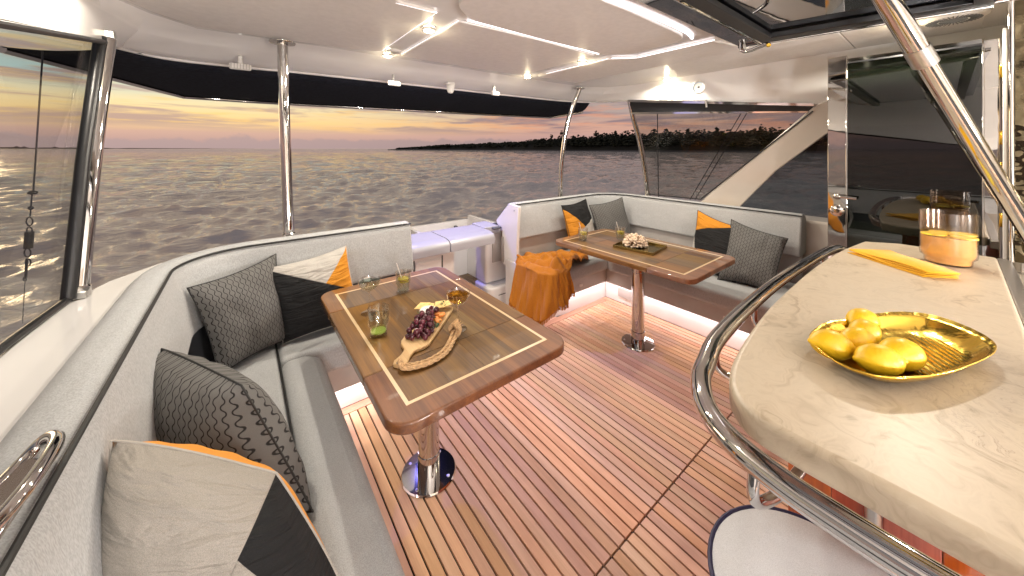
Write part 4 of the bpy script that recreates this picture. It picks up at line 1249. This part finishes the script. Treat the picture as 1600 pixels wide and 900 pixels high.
box('gate_side', (2.14, 2.18), (2.90, 3.60), (0.0, .70), M['gel'], tr, bevel=.004)
box('gate_side', (1.40, 1.44), (2.935, 3.60), (0.0, .65), M['gel'], tr, bevel=.004)
box('gate_side', (1.83, 2.135), (2.74, 2.93), (0.205, .735), M['gel'], tr, bevel=.02)
box('gate_side_inset', (1.90, 2.02), (2.730, 2.739), (.40, .68), M['base_grey'], tr, bevel=.004)
for i in range(14):
    box('teak_step', (1.445 + i * .05, 1.491 + i * .05), (2.57, 3.595), (-.011, .001), M['teak_dark'], tr)
tube('hinge_arm', [(1.80, 3.59, .55), (1.92, 3.58, .55), (1.96, 3.56, .55)], .008, M['dark_grey'], tr, seg=8)
box('hinge_arm', (1.95, 1.98), (3.55, 3.59), (.50, .60), M['dark_grey'], tr)
xsweep('cap', 1.79, 1.955, [(2.70, .70), (2.70, .76), (2.93, .765), (2.93, .70)], M['blue_cap'], tr)
box('cleat', (1.87, 1.96), (2.66, 2.71), (.735, .752), M['dark_grey'], tr, bevel=.006)
box('latch', (1.952, 1.962), (2.63, 2.66), (.42, .66), M['brushed'], tr, bevel=.003)
light('blue_led_lamp', 'SPOT', (1.5, 3.5, 2.02), 95, (0.22, 0.2, 1.0), (R(-32), 0, 0), None, spot_size=R(62), spot_blend=.7, shadow_soft_size=.01)
stp = empty('boarding_step', (1.8, 2.3, 0), 'white moulded step with rounded corner beside the far sofa end', 'step')
prism('step_block', rrect(1.80, 2.30, 2.63, 2.925, .06, 6, (0, 1, 1, 0)), .0, .20, M['gel'], stp, bevel=.015)
box('tread_pad', (1.88, 2.25), (2.68, 2.90), (.2005, .204), mat('lilac_grey_pad', (.52, .52, .60, 1), .7), stp, bevel=.001)
box('seam', (1.90, 2.25), (2.627, 2.6295), (.12, .127), M['dark_grey'], stp)

# ------------------------------------------------------------ hardtop
ht = empty('hardtop', (1.5, 1.0, 2.1), 'cream moulded hardtop roof over the cockpit with inset ceiling panels', 'roof')
inner = [(3.37, -3.0), (3.37, .3), (3.37, 2.15), (3.27, 2.42), (3.02, 2.56), (2.6, 2.60), (.5, 2.65), (.12, 2.68), (-.2, 2.70), (-.37, 2.55), (-.50, 2.33), (-.58, 1.6), (-.6, -3.0)]
outer = [(3.62, -3.0, 1.42), (3.50, .3, 1.79), (3.415, 2.22, 2.035), (3.46, 2.75, 2.08), (3.2, 3.0, 2.10), (2.6, 3.06, 2.10), (.5, 3.15, 2.10), (.1, 3.20, 2.10), (-.35, 3.22, 2.10), (-.55, 2.95, 2.08), (-.475, 2.36, 1.985), (-.475, 1.47, 1.825), (-.475, -3.0, 1.0)]
vs = [(a, b, 2.195) for a, b in inner] + [(a, b, 2.30) for a, b in inner]
n = len(inner)
prism('ceiling', [(a, b) for a, b in inner], 2.195, 2.30, M['ceil_frame'], ht)
vs, fs = [], []
K = 6
for (a, b), (c, d, e) in zip(inner, outer):
    for j in range(K + 1):
        t = (0, .10, .34, .38, .80, .86, 1)[j]; fz = (0, .10, .42, .56, .84, 1.0, 1.0)[j]
        zz = 2.195 + (e - 2.195) * (fz if e > 2.03 else t)
        vs.append((a + (c - a) * t, b + (d - b) * t, zz))
    vs.append((c + (.02 if c > 1.5 else -.02), d + .02, e + .0)); vs.append((c + (.05 if c > 1.5 else -.05), d + .05, 2.30)); 
m = K + 3
for i in range(n - 1):
    for j in range(m - 1):
        q = i * m + j; fs.append((q, q + m, q + m + 1, q + 1))
mesh('edge_moulding', vs, fs, M['ceil_frame'], ht, smooth=True)
# slim lip below the moulding along the aft edge
tube('edge_lip', smooth_path([(p[0], p[1], p[2] - .002) for p in outer[2:11]], 5), .012, M['ceil_frame'], ht, seg=8)
# inset panels (lower face at 2.18)
cx_l, cx_r = .78, .925
pa = [(.775, 2.50), (.775, 1.60), (.567, 1.60), (.50, 1.45), (.50, .3), (-.48, .3), (-.48, 2.25), (-.34, 2.48), (-.18, 2.62), (.13, 2.60), (.5, 2.56)]
prism('ceiling_panel', round_poly([(*p, .03) for p in pa], .03, 3), 2.182, 2.196, M['ceil'], ht, bevel=.004)
prism('ceiling_panel', round_poly([(.925, 2.52, .02), (.925, 1.64, .02), (1.5, 1.61, .1), (2.06, 1.63, .02), (2.06, 2.47, .02), (1.5, 2.52, .1)], .03, 3), 2.182, 2.196, M['ceil'], ht, bevel=.004)
prism('ceiling_panel', round_poly([(.95, 1.57, .06), (.80, 1.45, .06), (.80, 1.10, .08), (1.0, 1.00, .1), (1.5, .985, .1), (2.12, 1.0, .08), (2.20, 1.1, .06), (2.20, 1.45, .06), (2.05, 1.55, .06), (1.5, 1.575, .1)], .03, 3), 2.176, 2.196, M['ceil'], ht, bevel=.006)
prism('ceiling_panel', round_poly([(2.215, 2.44, .03), (2.215, 1.64, .03), (2.36, 1.47, .03), (2.36, .95, .03), (2.74, .85, .03), (2.74, 2.42, .05)], .03, 3), 2.182, 2.196, M['ceil'], ht, bevel=.004)
prism('ceiling_panel', round_poly([(2.755, 1.45, .02), (2.755, .42, .02), (3.33, .42, .02), (3.33, 1.66, .02), (3.1, 1.55, .02)], .03, 2), 2.186, 2.196, M['ceil'], ht, bevel=.003)
prism('ceiling_panel', round_poly([(2.52, .41, .01), (2.52, -.1, .01), (3.33, -.1, .01), (3.33, .41, .01)], .01, 2), 2.186, 2.196, M['ceil'], ht, bevel=.003)
def strip(pts, r, z_=2.185, mt='led'):
    tube('led_strip', smooth_path([(a, b, z_) for a, b in pts], 6), r, M[mt], ht, seg=6)
strip([(1.30, .978), (1.7, .962), (2.05, .968), (2.2, .998)], .010)
strip([(.95, 1.60), (1.3, 1.588), (1.7, 1.585), (2.04, 1.585)], .005)
strip([(.57, 1.612), (.776, 1.606)], .004); strip([(.780, 1.64), (.780, 2.48)], .001, 2.188); strip([(.920, 1.64), (.920, 2.48)], .001, 2.188)
strip([(2.35, .93), (2.35, 1.46)], .0035); strip([(2.35, 1.47), (2.215, 1.60)], .003); strip([(2.20, 1.62), (2.20, 2.3)], .0014)

dl_pos = [((.850, 1.862), 'round lit downlight between the two parallel ceiling grooves, nearest the camera'),
          ((.845, 2.56), 'lit downlight at the aft edge of the roof beside the oval ceiling vent'),
          ((2.129, 1.813), 'lit downlight over the far table near the centre ceiling panel'),
          ((2.146, 2.50), 'lit downlight at the aft edge of the roof above the far sofa'),
          ((3.30, 1.74), 'lit downlight by the starboard wall speaker'),
          ((.57, .60), 'added downlight over the near end of the left sofa, unseen above the picture'),  # out of view, added to help light the cockpit
          ((-.42, 1.75), 'bright downlight at the port roof edge in the top left corner'),
          ((2.85, .16), 'lit downlight behind the gas strut near the round ceiling vent')]
first = None
for i, ((x, y), lab) in enumerate(dl_pos):
    if first is None:
        d = empty('downlight', (x, y, 2.18), lab, 'ceiling light', 'warm round ceiling downlights')
        lathe('trim_ring', [(.036, -.004), (.036, .012), (.031, .012), (.031, -.004)], M['chrome'], d, (x, y, 2.18), 24, closed=True)
        lathe('lens', [(0, -.010), (.022, -.008), (.030, -.003), (.030, .004), (0, .004)], M['lamp'], d, (x, y, 2.18), 20)
        light('glow', 'POINT', (x, y, 2.135), .5, (1.0, .84, .55), (0, 0, 0), d, shadow_soft_size=.02)
        light('bulb', 'SPOT', (x, y, 2.155), 27, (1.0, .91, .77), (0, 0, 0), d, spot_size=R(172), spot_blend=.25, shadow_soft_size=.03)
        first = d
    else:
        copy_tree(first, loc=(x, y, 2.18), label=lab, cat='ceiling light', group='warm round ceiling downlights')

# vents, floodlights, speakers
v = empty('ceiling_vent', (.86, 2.43, 2.18), 'oval white vent in the groove between the roof panels', 'vent')
lathe('vent_ring', [(.0, -.012), (.04, -.012), (.048, -.006), (.05, 0), (0, 0)], M['white_plastic'], v, (.80 + .04, 2.40, 2.18), 28)
lathe('vent_grille', [(.012, -.015), (.03, -.015), (.03, -.012), (.012, -.012)], M['base_grey'], v, (.84, 2.40, 2.18), 20)
v = empty('ceiling_speaker', (2.86, 0.06, 2.18), 'large round slotted vent cover in the ceiling above the glass door', 'vent')
lathe('rim', [(.05, -.016), (.098, -.016), (.115, -.006), (.118, 0), (.05, 0)], M['white_plastic'], v, (2.92, -.0, 2.182), 48)
lathe('centre_disc', [(0, -.018), (.048, -.018), (.048, -.012), (0, -.012)], M['dark_grey'], v, (2.92, 0, 2.182), 32)
for i in range(36):
    a = R(i * 10)
    cx_, cy_ = 2.92 + .074 * math.cos(a), .074 * math.sin(a)
    dx_, dy_ = .020 * math.cos(a), .020 * math.sin(a); ex, ey = -.0022 * math.sin(a), .0022 * math.cos(a)
    prism('slot', [(cx_ - dx_ - ex, cy_ - dy_ - ey), (cx_ + dx_ - ex, cy_ + dy_ - ey), (cx_ + dx_ + ex, cy_ + dy_ + ey), (cx_ - dx_ + ex, cy_ - dy_ + ey)], 2.1635, 2.1655, M['dark_grey'], v)


def wall_speaker(c, nrm, rad, lab):
    r = empty('wall_speaker', c, lab, 'speaker', 'round blue-white speakers')
    q = Vector(nrm).normalized().to_track_quat('Z', 'Y').to_euler()
    for nm, prof, mt in (('rim', [(.72, .0), (1.0, .0), (1.0, .10), (.80, .2), (.72, .12)], 'white_plastic'), ('cone', [(.25, .02), (.74, .10), (.72, .14), (.3, .07)], 'speaker_cone'), ('dust_cap', [(0, .16), (.18, .12), (.30, .05), (0.3, .0)], 'dark_grey')):
        o = lathe(nm, [(a * rad, b * rad) for a, b in prof], M[mt], r, (0, 0, 0), 32, local=True); o.rotation_euler = q
    for a in (0, 120, 240):
        o = lathe('screw', [(0, .14 * rad), (.05 * rad, .14 * rad), (.05 * rad, .09 * rad), (0, .09 * rad)], M['dark_grey'], r, (.88 * rad * math.cos(R(a + 30)), .88 * rad * math.sin(R(a + 30)), 0), 8, local=True); o.rotation_euler = q
wall_speaker((3.385, 1.475, 2.075), (-1, -.1, .05), .066, 'round speaker high on the starboard wall left of the glass door')

def flood(x, y, z_, s, lab):
    r = empty('floodlight', (x, y, z_), lab, 'floodlight', 'small white floodlights under the aft roof edge')
    box('bracket', (x - .012, x + .012), (y + .0, y + .012), (z_ - .01, z_ + .045), M['brushed'], r, bevel=.002)
    box('housing', (x - .06 * s, x + .06 * s), (y - .03, y + .0), (z_ - .055, z_ - .012), M['white_plastic'], r, bevel=.012, seg=3)
    for i in range(7):
        xx = x + (-.048 + .016 * i) * s
        box('fin', (xx - .002, xx + .002), (y - .034, y - .031), (z_ - .05, z_ - .016), M['base_grey'], r)
flood(-.005, 2.98, 2.085, 1.0, 'white floodlight left of the tall chrome pole')
flood(1.02, 2.93, 2.085, .9, 'white floodlight in the middle of the aft roof edge, left of the dome sensor')
flood(2.00, 2.84, 2.085, .8, 'white floodlight right of the dome sensor')
d = empty('dome_sensor', (1.53, 2.88, 2.05), 'white dome camera hanging under the aft roof edge', 'camera')
box('mount', (1.49, 1.57), (2.86, 2.93), (2.085, 2.115), M['white_plastic'], d, bevel=.01)
lathe('dome', [(.0, -.075), (.022, -.068), (.034, -.04), (.036, 0), (0, .0)], M['white_plastic'], d, (1.53, 2.88, 2.085), 24)

# awning
aw = empty('aft_awning', (1.6, 4, 2.08), 'black canvas sunshade stretched aft of the roof on a steel frame', 'awning')
ap = [(3.44, 2.80, 2.085), (3.2, 3.02, 2.095), (2.6, 3.08, 2.095), (.5, 3.17, 2.095), (.1, 3.22, 2.095), (-.35, 3.24, 2.095), (-.56, 2.97, 2.075)]
bp_ = [(4.05, 3.45, 2.06), (4.25, 4.35, 2.055), (3.2, 4.75, 2.075), (.8, 5.3, 2.095), (.1, 5.42, 2.10), (-.52, 5.40, 2.10), (-1.1, 3.42, 2.09)]
ap2 = smooth_path(ap, 5); bp2 = []
for a_, b_ in zip(bp_, bp_[1:]): bp2 += [Vector(a_).lerp(Vector(b_), t_ / 5) for t_ in range(5)]
bp2.append(Vector(bp_[-1]))
vs, fs = [], []
for a, b in zip(ap2, bp2):
    for j in range(7):
        t = j / 6; p = a.lerp(b, t); p.z -= .02 * math.sin(t * math.pi); vs.append(p); 
for i in range(len(ap2) - 1):
    for j in range(6):
        q = i * 7 + j; fs.append((q, q + 7, q + 8, q + 1))
o = mesh('canvas', vs, fs, M['awning'], aw, smooth='all'); mm = o.modifiers.new('t', 'SOLIDIFY'); mm.thickness = .004
tube('frame_tube', [p + Vector((0, 0, -.012)) for p in bp2], .022, M['chrome'], aw, seg=10)

# ------------------------------------------------------------ poles
def pole(pts, r, lab, flange=True, grp='polished steel roof poles'):
    b = Vector(pts[0])
    root = empty('support_pole', b, lab, 'pole', grp)
    tube('tube', smooth_path(pts, 8), r, M['chrome'], root, seg=24)
    t = Vector(pts[-1])
    if flange: lathe('top_flange', [(r * 1.05, -.008), (r * 2.3, -.004), (r * 2.4, 0), (r * 2.4, .004), (0, .004)], M['chrome'], root, t, 32)
    lathe('base_socket', [(r * 1.2, 0), (r * 1.2, .035), (r * 1.02, .04)], M['chrome'], root, b, 24)
    return root
pole([(.235, 2.56, .935), (.222, 2.59, 1.4), (.205, 2.62, 2.17)], .030, 'tall vertical chrome pole behind the left sofa')
pole([(2.86, 2.76, .93), (2.85, 2.72, 1.4), (2.88, 2.66, 1.8), (2.96, 2.56, 2.165)], .024, 'curved chrome pole behind the far sofa corner, left of the side window')
p4 = pole([(3.79, 2.23, .93), (3.74, 2.24, 1.25), (3.64, 2.25, 1.6), (3.52, 2.25, 1.85), (3.43, 2.24, 2.05)], .027, 'curved chrome pole forming the aft frame of the starboard window', False)
root = pole([(-.485, 2.045, .94), (-.478, 2.17, 1.45), (-.47, 2.34, 1.99)], .026, 'raked chrome pole at the edge of the port wing window', False)
tube('black_seal', [(-.50, 2.00, .945), (-.495, 2.125, 1.45), (-.485, 2.295, 1.985)], .020, M['black'], root, seg=12)
box('top_bracket', (-.49, -.45), (2.33, 2.37), (1.985, 2.03), M['brushed'], root, bevel=.004)
box('foot_bracket', (-.50, -.46), (2.01, 2.06), (.935, .965), M['brushed'], root, bevel=.006)

# port wing window
pw = empty('wing_window', (-.5, 1.0, .95), 'clear wing window with black seal at the far left', 'window')
slab('pane', [(-.505, 1.99, .955), (-.535, 1.5, .955), (-.55, -.6, .955), (-.50, -.6, 1.44), (-.485, 1.47, 1.80), (-.49, 2.28, 1.97)], (-.006, 0, 0), M['pane_clear'], pw)
tube('lower_seal', [(-.50, 2.02, .945), (-.522, 1.7, .945), (-.535, 1.4, .945), (-.55, -.6, .945)], .013, M['black'], pw, seg=8)
tube('upper_seal', [(-.475, 2.32, 1.972), (-.478, 1.47, 1.812), (-.49, -.6, 1.45)], .011, M['black'], pw, seg=8)

# starboard side window wall (tumblehome plane)
def WP(y, z_, off=0.0): return (3.37 + (2.18 - z_) * .31 + off, y, z_)
sw = empty('side_window_frame', WP(1.2, .95), 'cream moulded starboard side frame with sloping strut around dark windows', 'window frame')
strut = [(1.60, .985), (1.285, .93), (.60, 1.64), (.60, 1.76), (.66, 1.83), (1.48, 1.06)]
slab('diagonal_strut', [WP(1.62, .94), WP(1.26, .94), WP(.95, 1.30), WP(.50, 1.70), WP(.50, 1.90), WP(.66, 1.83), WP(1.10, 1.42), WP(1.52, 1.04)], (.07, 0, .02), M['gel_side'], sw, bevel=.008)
slab('upper_rail', [WP(2.24, 2.045, -.02), WP(.66, 1.845, -.02), WP(.66, 1.825, -.02), WP(2.24, 2.02, -.02)], (.03, 0, 0), M['chrome'], sw)
slab('lower_rail', [WP(2.22, 1.905, -.012), WP(.70, 1.792, -.012), WP(.70, 1.780, -.012), WP(2.22, 1.885, -.012)], (.02, 0, 0), M['chrome'], sw)
slab('head_band', [WP(2.24, 2.02), WP(.66, 1.825), WP(.70, 1.79), WP(2.22, 1.90)], (.02, 0, 0), M['black'], sw)
slab('smoked_pane', [WP(2.20, 1.90, .01), WP(.66, 1.80, .01), WP(1.60, .97, .01), WP(2.20, .96, .01)], (.006, 0, 0), M['pane_tint'], sw)
slab('dark_pane', [WP(.62, 1.66, .03), WP(-.15, 1.66, .03), WP(-.15, .93, .03), WP(1.30, .93, .03)], (.006, 0, 0), M['pane_dark'], sw)
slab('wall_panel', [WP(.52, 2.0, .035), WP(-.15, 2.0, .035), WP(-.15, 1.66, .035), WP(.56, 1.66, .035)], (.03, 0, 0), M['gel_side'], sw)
tube('pane_seal', [WP(2.20, .965, -.005), WP(1.61, .975, -.005), WP(.67, 1.79, -.005)], .006, M['black'], sw, seg=6)
tube('window_latch', [WP(1.42, 1.955, -.03), WP(1.42, 1.885, -.04)], .010, M['brushed'], sw, seg=8)

# ------------------------------------------------------------ open door
DXX = 3.05
dr = empty('cockpit_door', (DXX, -.15, .05), 'polished steel framed door with dark glass, swung open on the right', 'door')
boxes('door_frame', [((DXX, DXX + .035), (.418, .512), (.06, 2.095)), ((DXX, DXX + .035), (-.148, -.096), (.06, 2.065)), ((DXX + .001, DXX + .034), (-.096, .418), (2.035, 2.075)), ((DXX + .001, DXX + .034), (-.096, .418), (.06, .16))], M['door_steel'], dr, bevel=.003)
slab('glass_pane', [(DXX - .006, .42, .15), (DXX - .006, -.096, .15), (DXX - .006, -.096, 2.042), (DXX - .006, .42, 2.050)], (.012, 0, 0), M['door_glass'], dr)
for (ya, yb, za, zb2) in ((.416, .424, .15, 2.05), (-.100, -.092, .15, 2.045)):
    box('pane_trim', (DXX - .016, DXX - .002), (ya, yb), (za, zb2), M['chrome'], dr, bevel=.002)
box('pane_trim', (DXX - .012, DXX - .003), (-.092, .416), (2.040, 2.050), M['black'], dr)
h = empty('x', (0, 0, 0)) if False else None
tube('door_handle', smooth_path([(DXX - .01, .465, 1.19), (DXX - .045, .462, 1.192), (DXX - .05, .42, 1.192), (DXX - .048, .37, 1.188)], 5), .009, M['chrome'], dr, seg=12)
lk = lathe('lock_rosette', [(0, .012), (.012, .012), (.014, .008), (.026, .006), (.034, .002), (.036, 0), (0, 0)], M['chrome'], dr, (0, 0, 0), 28, local=True)
lk.rotation_euler = (0, R(-90), 0); lk.location = Vector((DXX - .001, .466, 1.095)) - ORG[dr.name]
lk = lathe('latch_boss', [(0, .014), (.010, .014), (.020, .005), (.022, 0), (0, 0)], M['chrome'], dr, (0, 0, 0), 24, local=True)
lk.rotation_euler = (0, R(-90), 0); lk.location = Vector((DXX - .001, .466, 1.19)) - ORG[dr.name]
for zz in (1.86, 1.52, 1.36, 1.10):
    box('hinge', (DXX - .010, DXX + .02), (-.185, -.147), (zz, zz + .07), M['gold'] if zz > 1 else M['chrome'], dr, bevel=.004)

# bulkhead, jamb, galley window
tag(boxes('wall', [((2.80, 3.9), (-.28, -.19), (0, 2.19)), ((1.015, 2.80), (-.28, -.17), (0, .938)), ((-.545, 1.012), (-3.0, -2.92), (0, 2.19)), ((1.013, 3.9), (-3.0, -2.92), (0, 2.19)), ((3.82, 3.9), (-2.92, -.285), (0, 2.19))],
           mat('cabin_cream', (.42, .36, .29, 1), .5), bevel=.003), kind='structure')
jb = empty('window_jamb', (2.77, -.3, .95), 'polished steel window jamb at the right edge of the picture', 'jamb')
slab('jamb_plate', [(2.762, -.168, .985), (2.762, -.75, .985), (2.762, -.75, 2.17), (2.762, -.168, 2.17)], (.03, 0, 0), M['chrome_wavy'], jb)
tube('jamb_trim', [(2.757, -.163, .985), (2.757, -.163, 2.17)], .010, M['chrome'], jb, seg=10)
tube('jamb_seal', [(2.752, -.21, .985), (2.752, -.21, 2.17)], .008, M['black'], jb, seg=8)
tube('jamb_groove', [(2.753, -.30, .985), (2.753, -.30, 2.17)], .007, M['brushed'], jb, seg=8)
box('hinge_column', (2.985, 3.003), (-.166, -.152), (.2, 2.10), M['gel'], jb, bevel=.004)
for (yy, zz) in ((-.24, 1.70), (-.245, 1.42), (-.24, 1.08)):
    ball('bolt_head', (2.752, yy, zz), .014, M['gold'], jb, 10, 7)

hatch = empty('galley_window', (1.2, -.1, 2.12), 'large galley window flipped up under the roof, its dark glass mirroring the sea', 'window')
slab('glass_sheet', [(-.6, .80, 2.090), (2.285, .775, 2.098), (2.47, -.14, 2.115), (-.6, -.14, 2.11)], (0, 0, .010), M['hatch_glass'], hatch)
FB = M['black']
slab('frame_bar', [(-.6, .655, 2.060), (2.20, .635, 2.066), (2.20, .575, 2.066), (-.6, .595, 2.060)], (0, 0, .028), FB, hatch, bevel=.004)
slab('frame_bar', [(2.20, .635, 2.066), (2.40, -.10, 2.082), (2.33, -.11, 2.082), (2.13, .60, 2.066)], (0, 0, .028), FB, hatch, bevel=.004)
slab('frame_bar', [(-.6, -.02, 2.07), (2.33, -.05, 2.08), (2.34, -.10, 2.08), (-.6, -.08, 2.07)], (0, 0, .026), FB, hatch, bevel=.004)
tube('edge_trim', [(-.6, .662, 2.062), (2.205, .642, 2.066), (2.41, -.10, 2.08)], .007, M['chrome'], hatch, seg=8)
tube('edge_trim', [(2.285, .775, 2.092), (2.472, -.14, 2.108)], .007, M['chrome'], hatch, seg=8)
tube('window_latch', smooth_path([(2.12, .70, 2.085), (2.115, .70, 2.03), (2.09, .66, 2.01), (2.0, .56, 2.005), (1.97, .54, 1.99)], 6), .010, M['chrome'], hatch, seg=10)
lathe('latch_knob', [(0, -.012), (.016, -.010), (.018, 0), (.012, .03), (.02, .05), (0, .055)], M['brushed'], hatch, (2.13, .70, 2.035), 16)

gs = empty('gas_strut', (2.0, 0, 1.5), 'thick polished gas strut crossing the top right corner', 'strut')
A_ = Vector((1.96, .175, 2.117)); B_ = Vector((2.735, -.245, 1.025))
Mid = A_.lerp(B_, .20); Mid2 = A_.lerp(B_, .255)
tube('cylinder', [A_, Mid], .0365, M['chrome'], gs, seg=24)
tube('collar', [Mid, Mid2], .0395, M['brushed'], gs, seg=24)
tube('piston_tube', [Mid2, B_], .030, M['chrome'], gs, seg=24)
off = Vector((.055, .012, .04))
tube('lock_rod', [A_.lerp(B_, .24) + off, A_.lerp(B_, .50) + off], .010, M['chrome'], gs, seg=12)
tube('thin_rod', [A_.lerp(B_, .50) + off, A_.lerp(B_, .86) + off], .0065, M['chrome'], gs, seg=10)
ball('ball_joint', A_.lerp(B_, .87) + off, .016, M['gold'], gs)
ball('ball_joint', B_, .03, M['brushed'], gs)

# ------------------------------------------------------------ rigging outside
rg = empty('hanging_rig_line', (-1.4, 2.2, .6), 'dark outrigger line with float, clips and rings hanging outside at far left', 'fishing line')
def RP(px, py, d=1.75):
    t = (px - 800) / 540
    return Vector((d * (FX + t * FY), d * (FY - t * FX), 1.5 + (232 - py) * d / 540))
def seg_line(pts, r, nm='line', mt='line'): tube(nm, [RP(*p) for p in pts], r, M[mt], rg, seg=6)
seg_line([(67, 80), (52, 300)], .0035)
c_ = RP(51, 301); ball('float', c_, .018, M['black'], rg, 14, 9, (1, 1, .6))
seg_line([(50, 304), (47, 338)], .003)
for (px, py, rr, nm) in ((48, 325, .010, 'swivel'), (46, 346, .022, 'ring'), (46, 360, .018, 'ring'), (43, 395, .022, 'ring'), (44, 410, .018, 'ring'), (39, 436, .010, 'ring')):
    c_ = RP(px, py)
    if nm == 'ring': tube('ring', [c_ + Vector((rr * math.cos(R(a)) * FY * .75, -rr * math.cos(R(a)) * FX * .75, rr * math.sin(R(a)))) for a in range(0, 360, 30)], .0028, M['line'], rg, seg=6, closed=True)
    else: ball('swivel', c_, rr, M['line'], rg)
tube('clip_body', [RP(46, 362), RP(44, 388)], .016, M['black'], rg, seg=10)
seg_line([(42, 404), (40, 436)], .005); seg_line([(39, 440), (35, 505)], .0018)
def stay(a, b, lab, d=5.2):
    o = tube('rigging_line', [RP(*a, d), RP(*b, d)], .006, M['line'], None, seg=6)
    tag(o, lab, 'rigging line', 'thin rigging lines outside the starboard window')
stay((1027, 165), (1029, 318), 'vertical dark line seen near the left end of the smoked window', 4.9)
stay((1168, 160), (1078, 312), 'left one of the two diagonal lines crossing the smoked window')
stay((1177, 160), (1086, 312), 'right one of the two diagonal lines crossing the smoked window')

# chrome fairlead on the port backrest by the camera
hb = empty('grab_handle', (-.29, .84, .98), 'polished steel oval handle at the left edge by the near backrest', 'handle')
tube('handle_loop', smooth_path([(-.285, .93, .985), (-.262, .955, 1.005), (-.238, .90, 1.02), (-.240, .80, 1.02), (-.27, .745, 1.0), (-.30, .80, .99)], 8, True), .010, M['chrome'], hb, seg=14, closed=True)
prism('handle_plate', [(-.30, .76), (-.25, .77), (-.245, .92), (-.285, .94)], .982, .992, M['chrome'], hb, bevel=.003)

# unseen fill lamps added behind the camera to brighten the ceiling and cockpit
for i, (x, y) in enumerate(((-.1, -1.9), (1.2, -2.1), (2.4, -1.9))):
    g_ = empty('fill_lamp', (x, y, 1.05), ('left', 'middle', 'right')[i] + ' added fill lamp, unseen behind the viewpoint', 'lamp', 'added fill lamps behind the viewpoint')
    tube('cord', [(x, y, 2.19), (x, y, 1.13)], .004, M['black'], g_, seg=6)
    lathe('cap', [(0, .10), (.03, .10), (.035, .075), (0, .075)], M['brushed'], g_, (x, y, 1.05), 20)
    light('bulb', 'POINT', (x, y, 1.05), 85, (1, .96, .93), parent=g_, shadow_soft_size=.09)
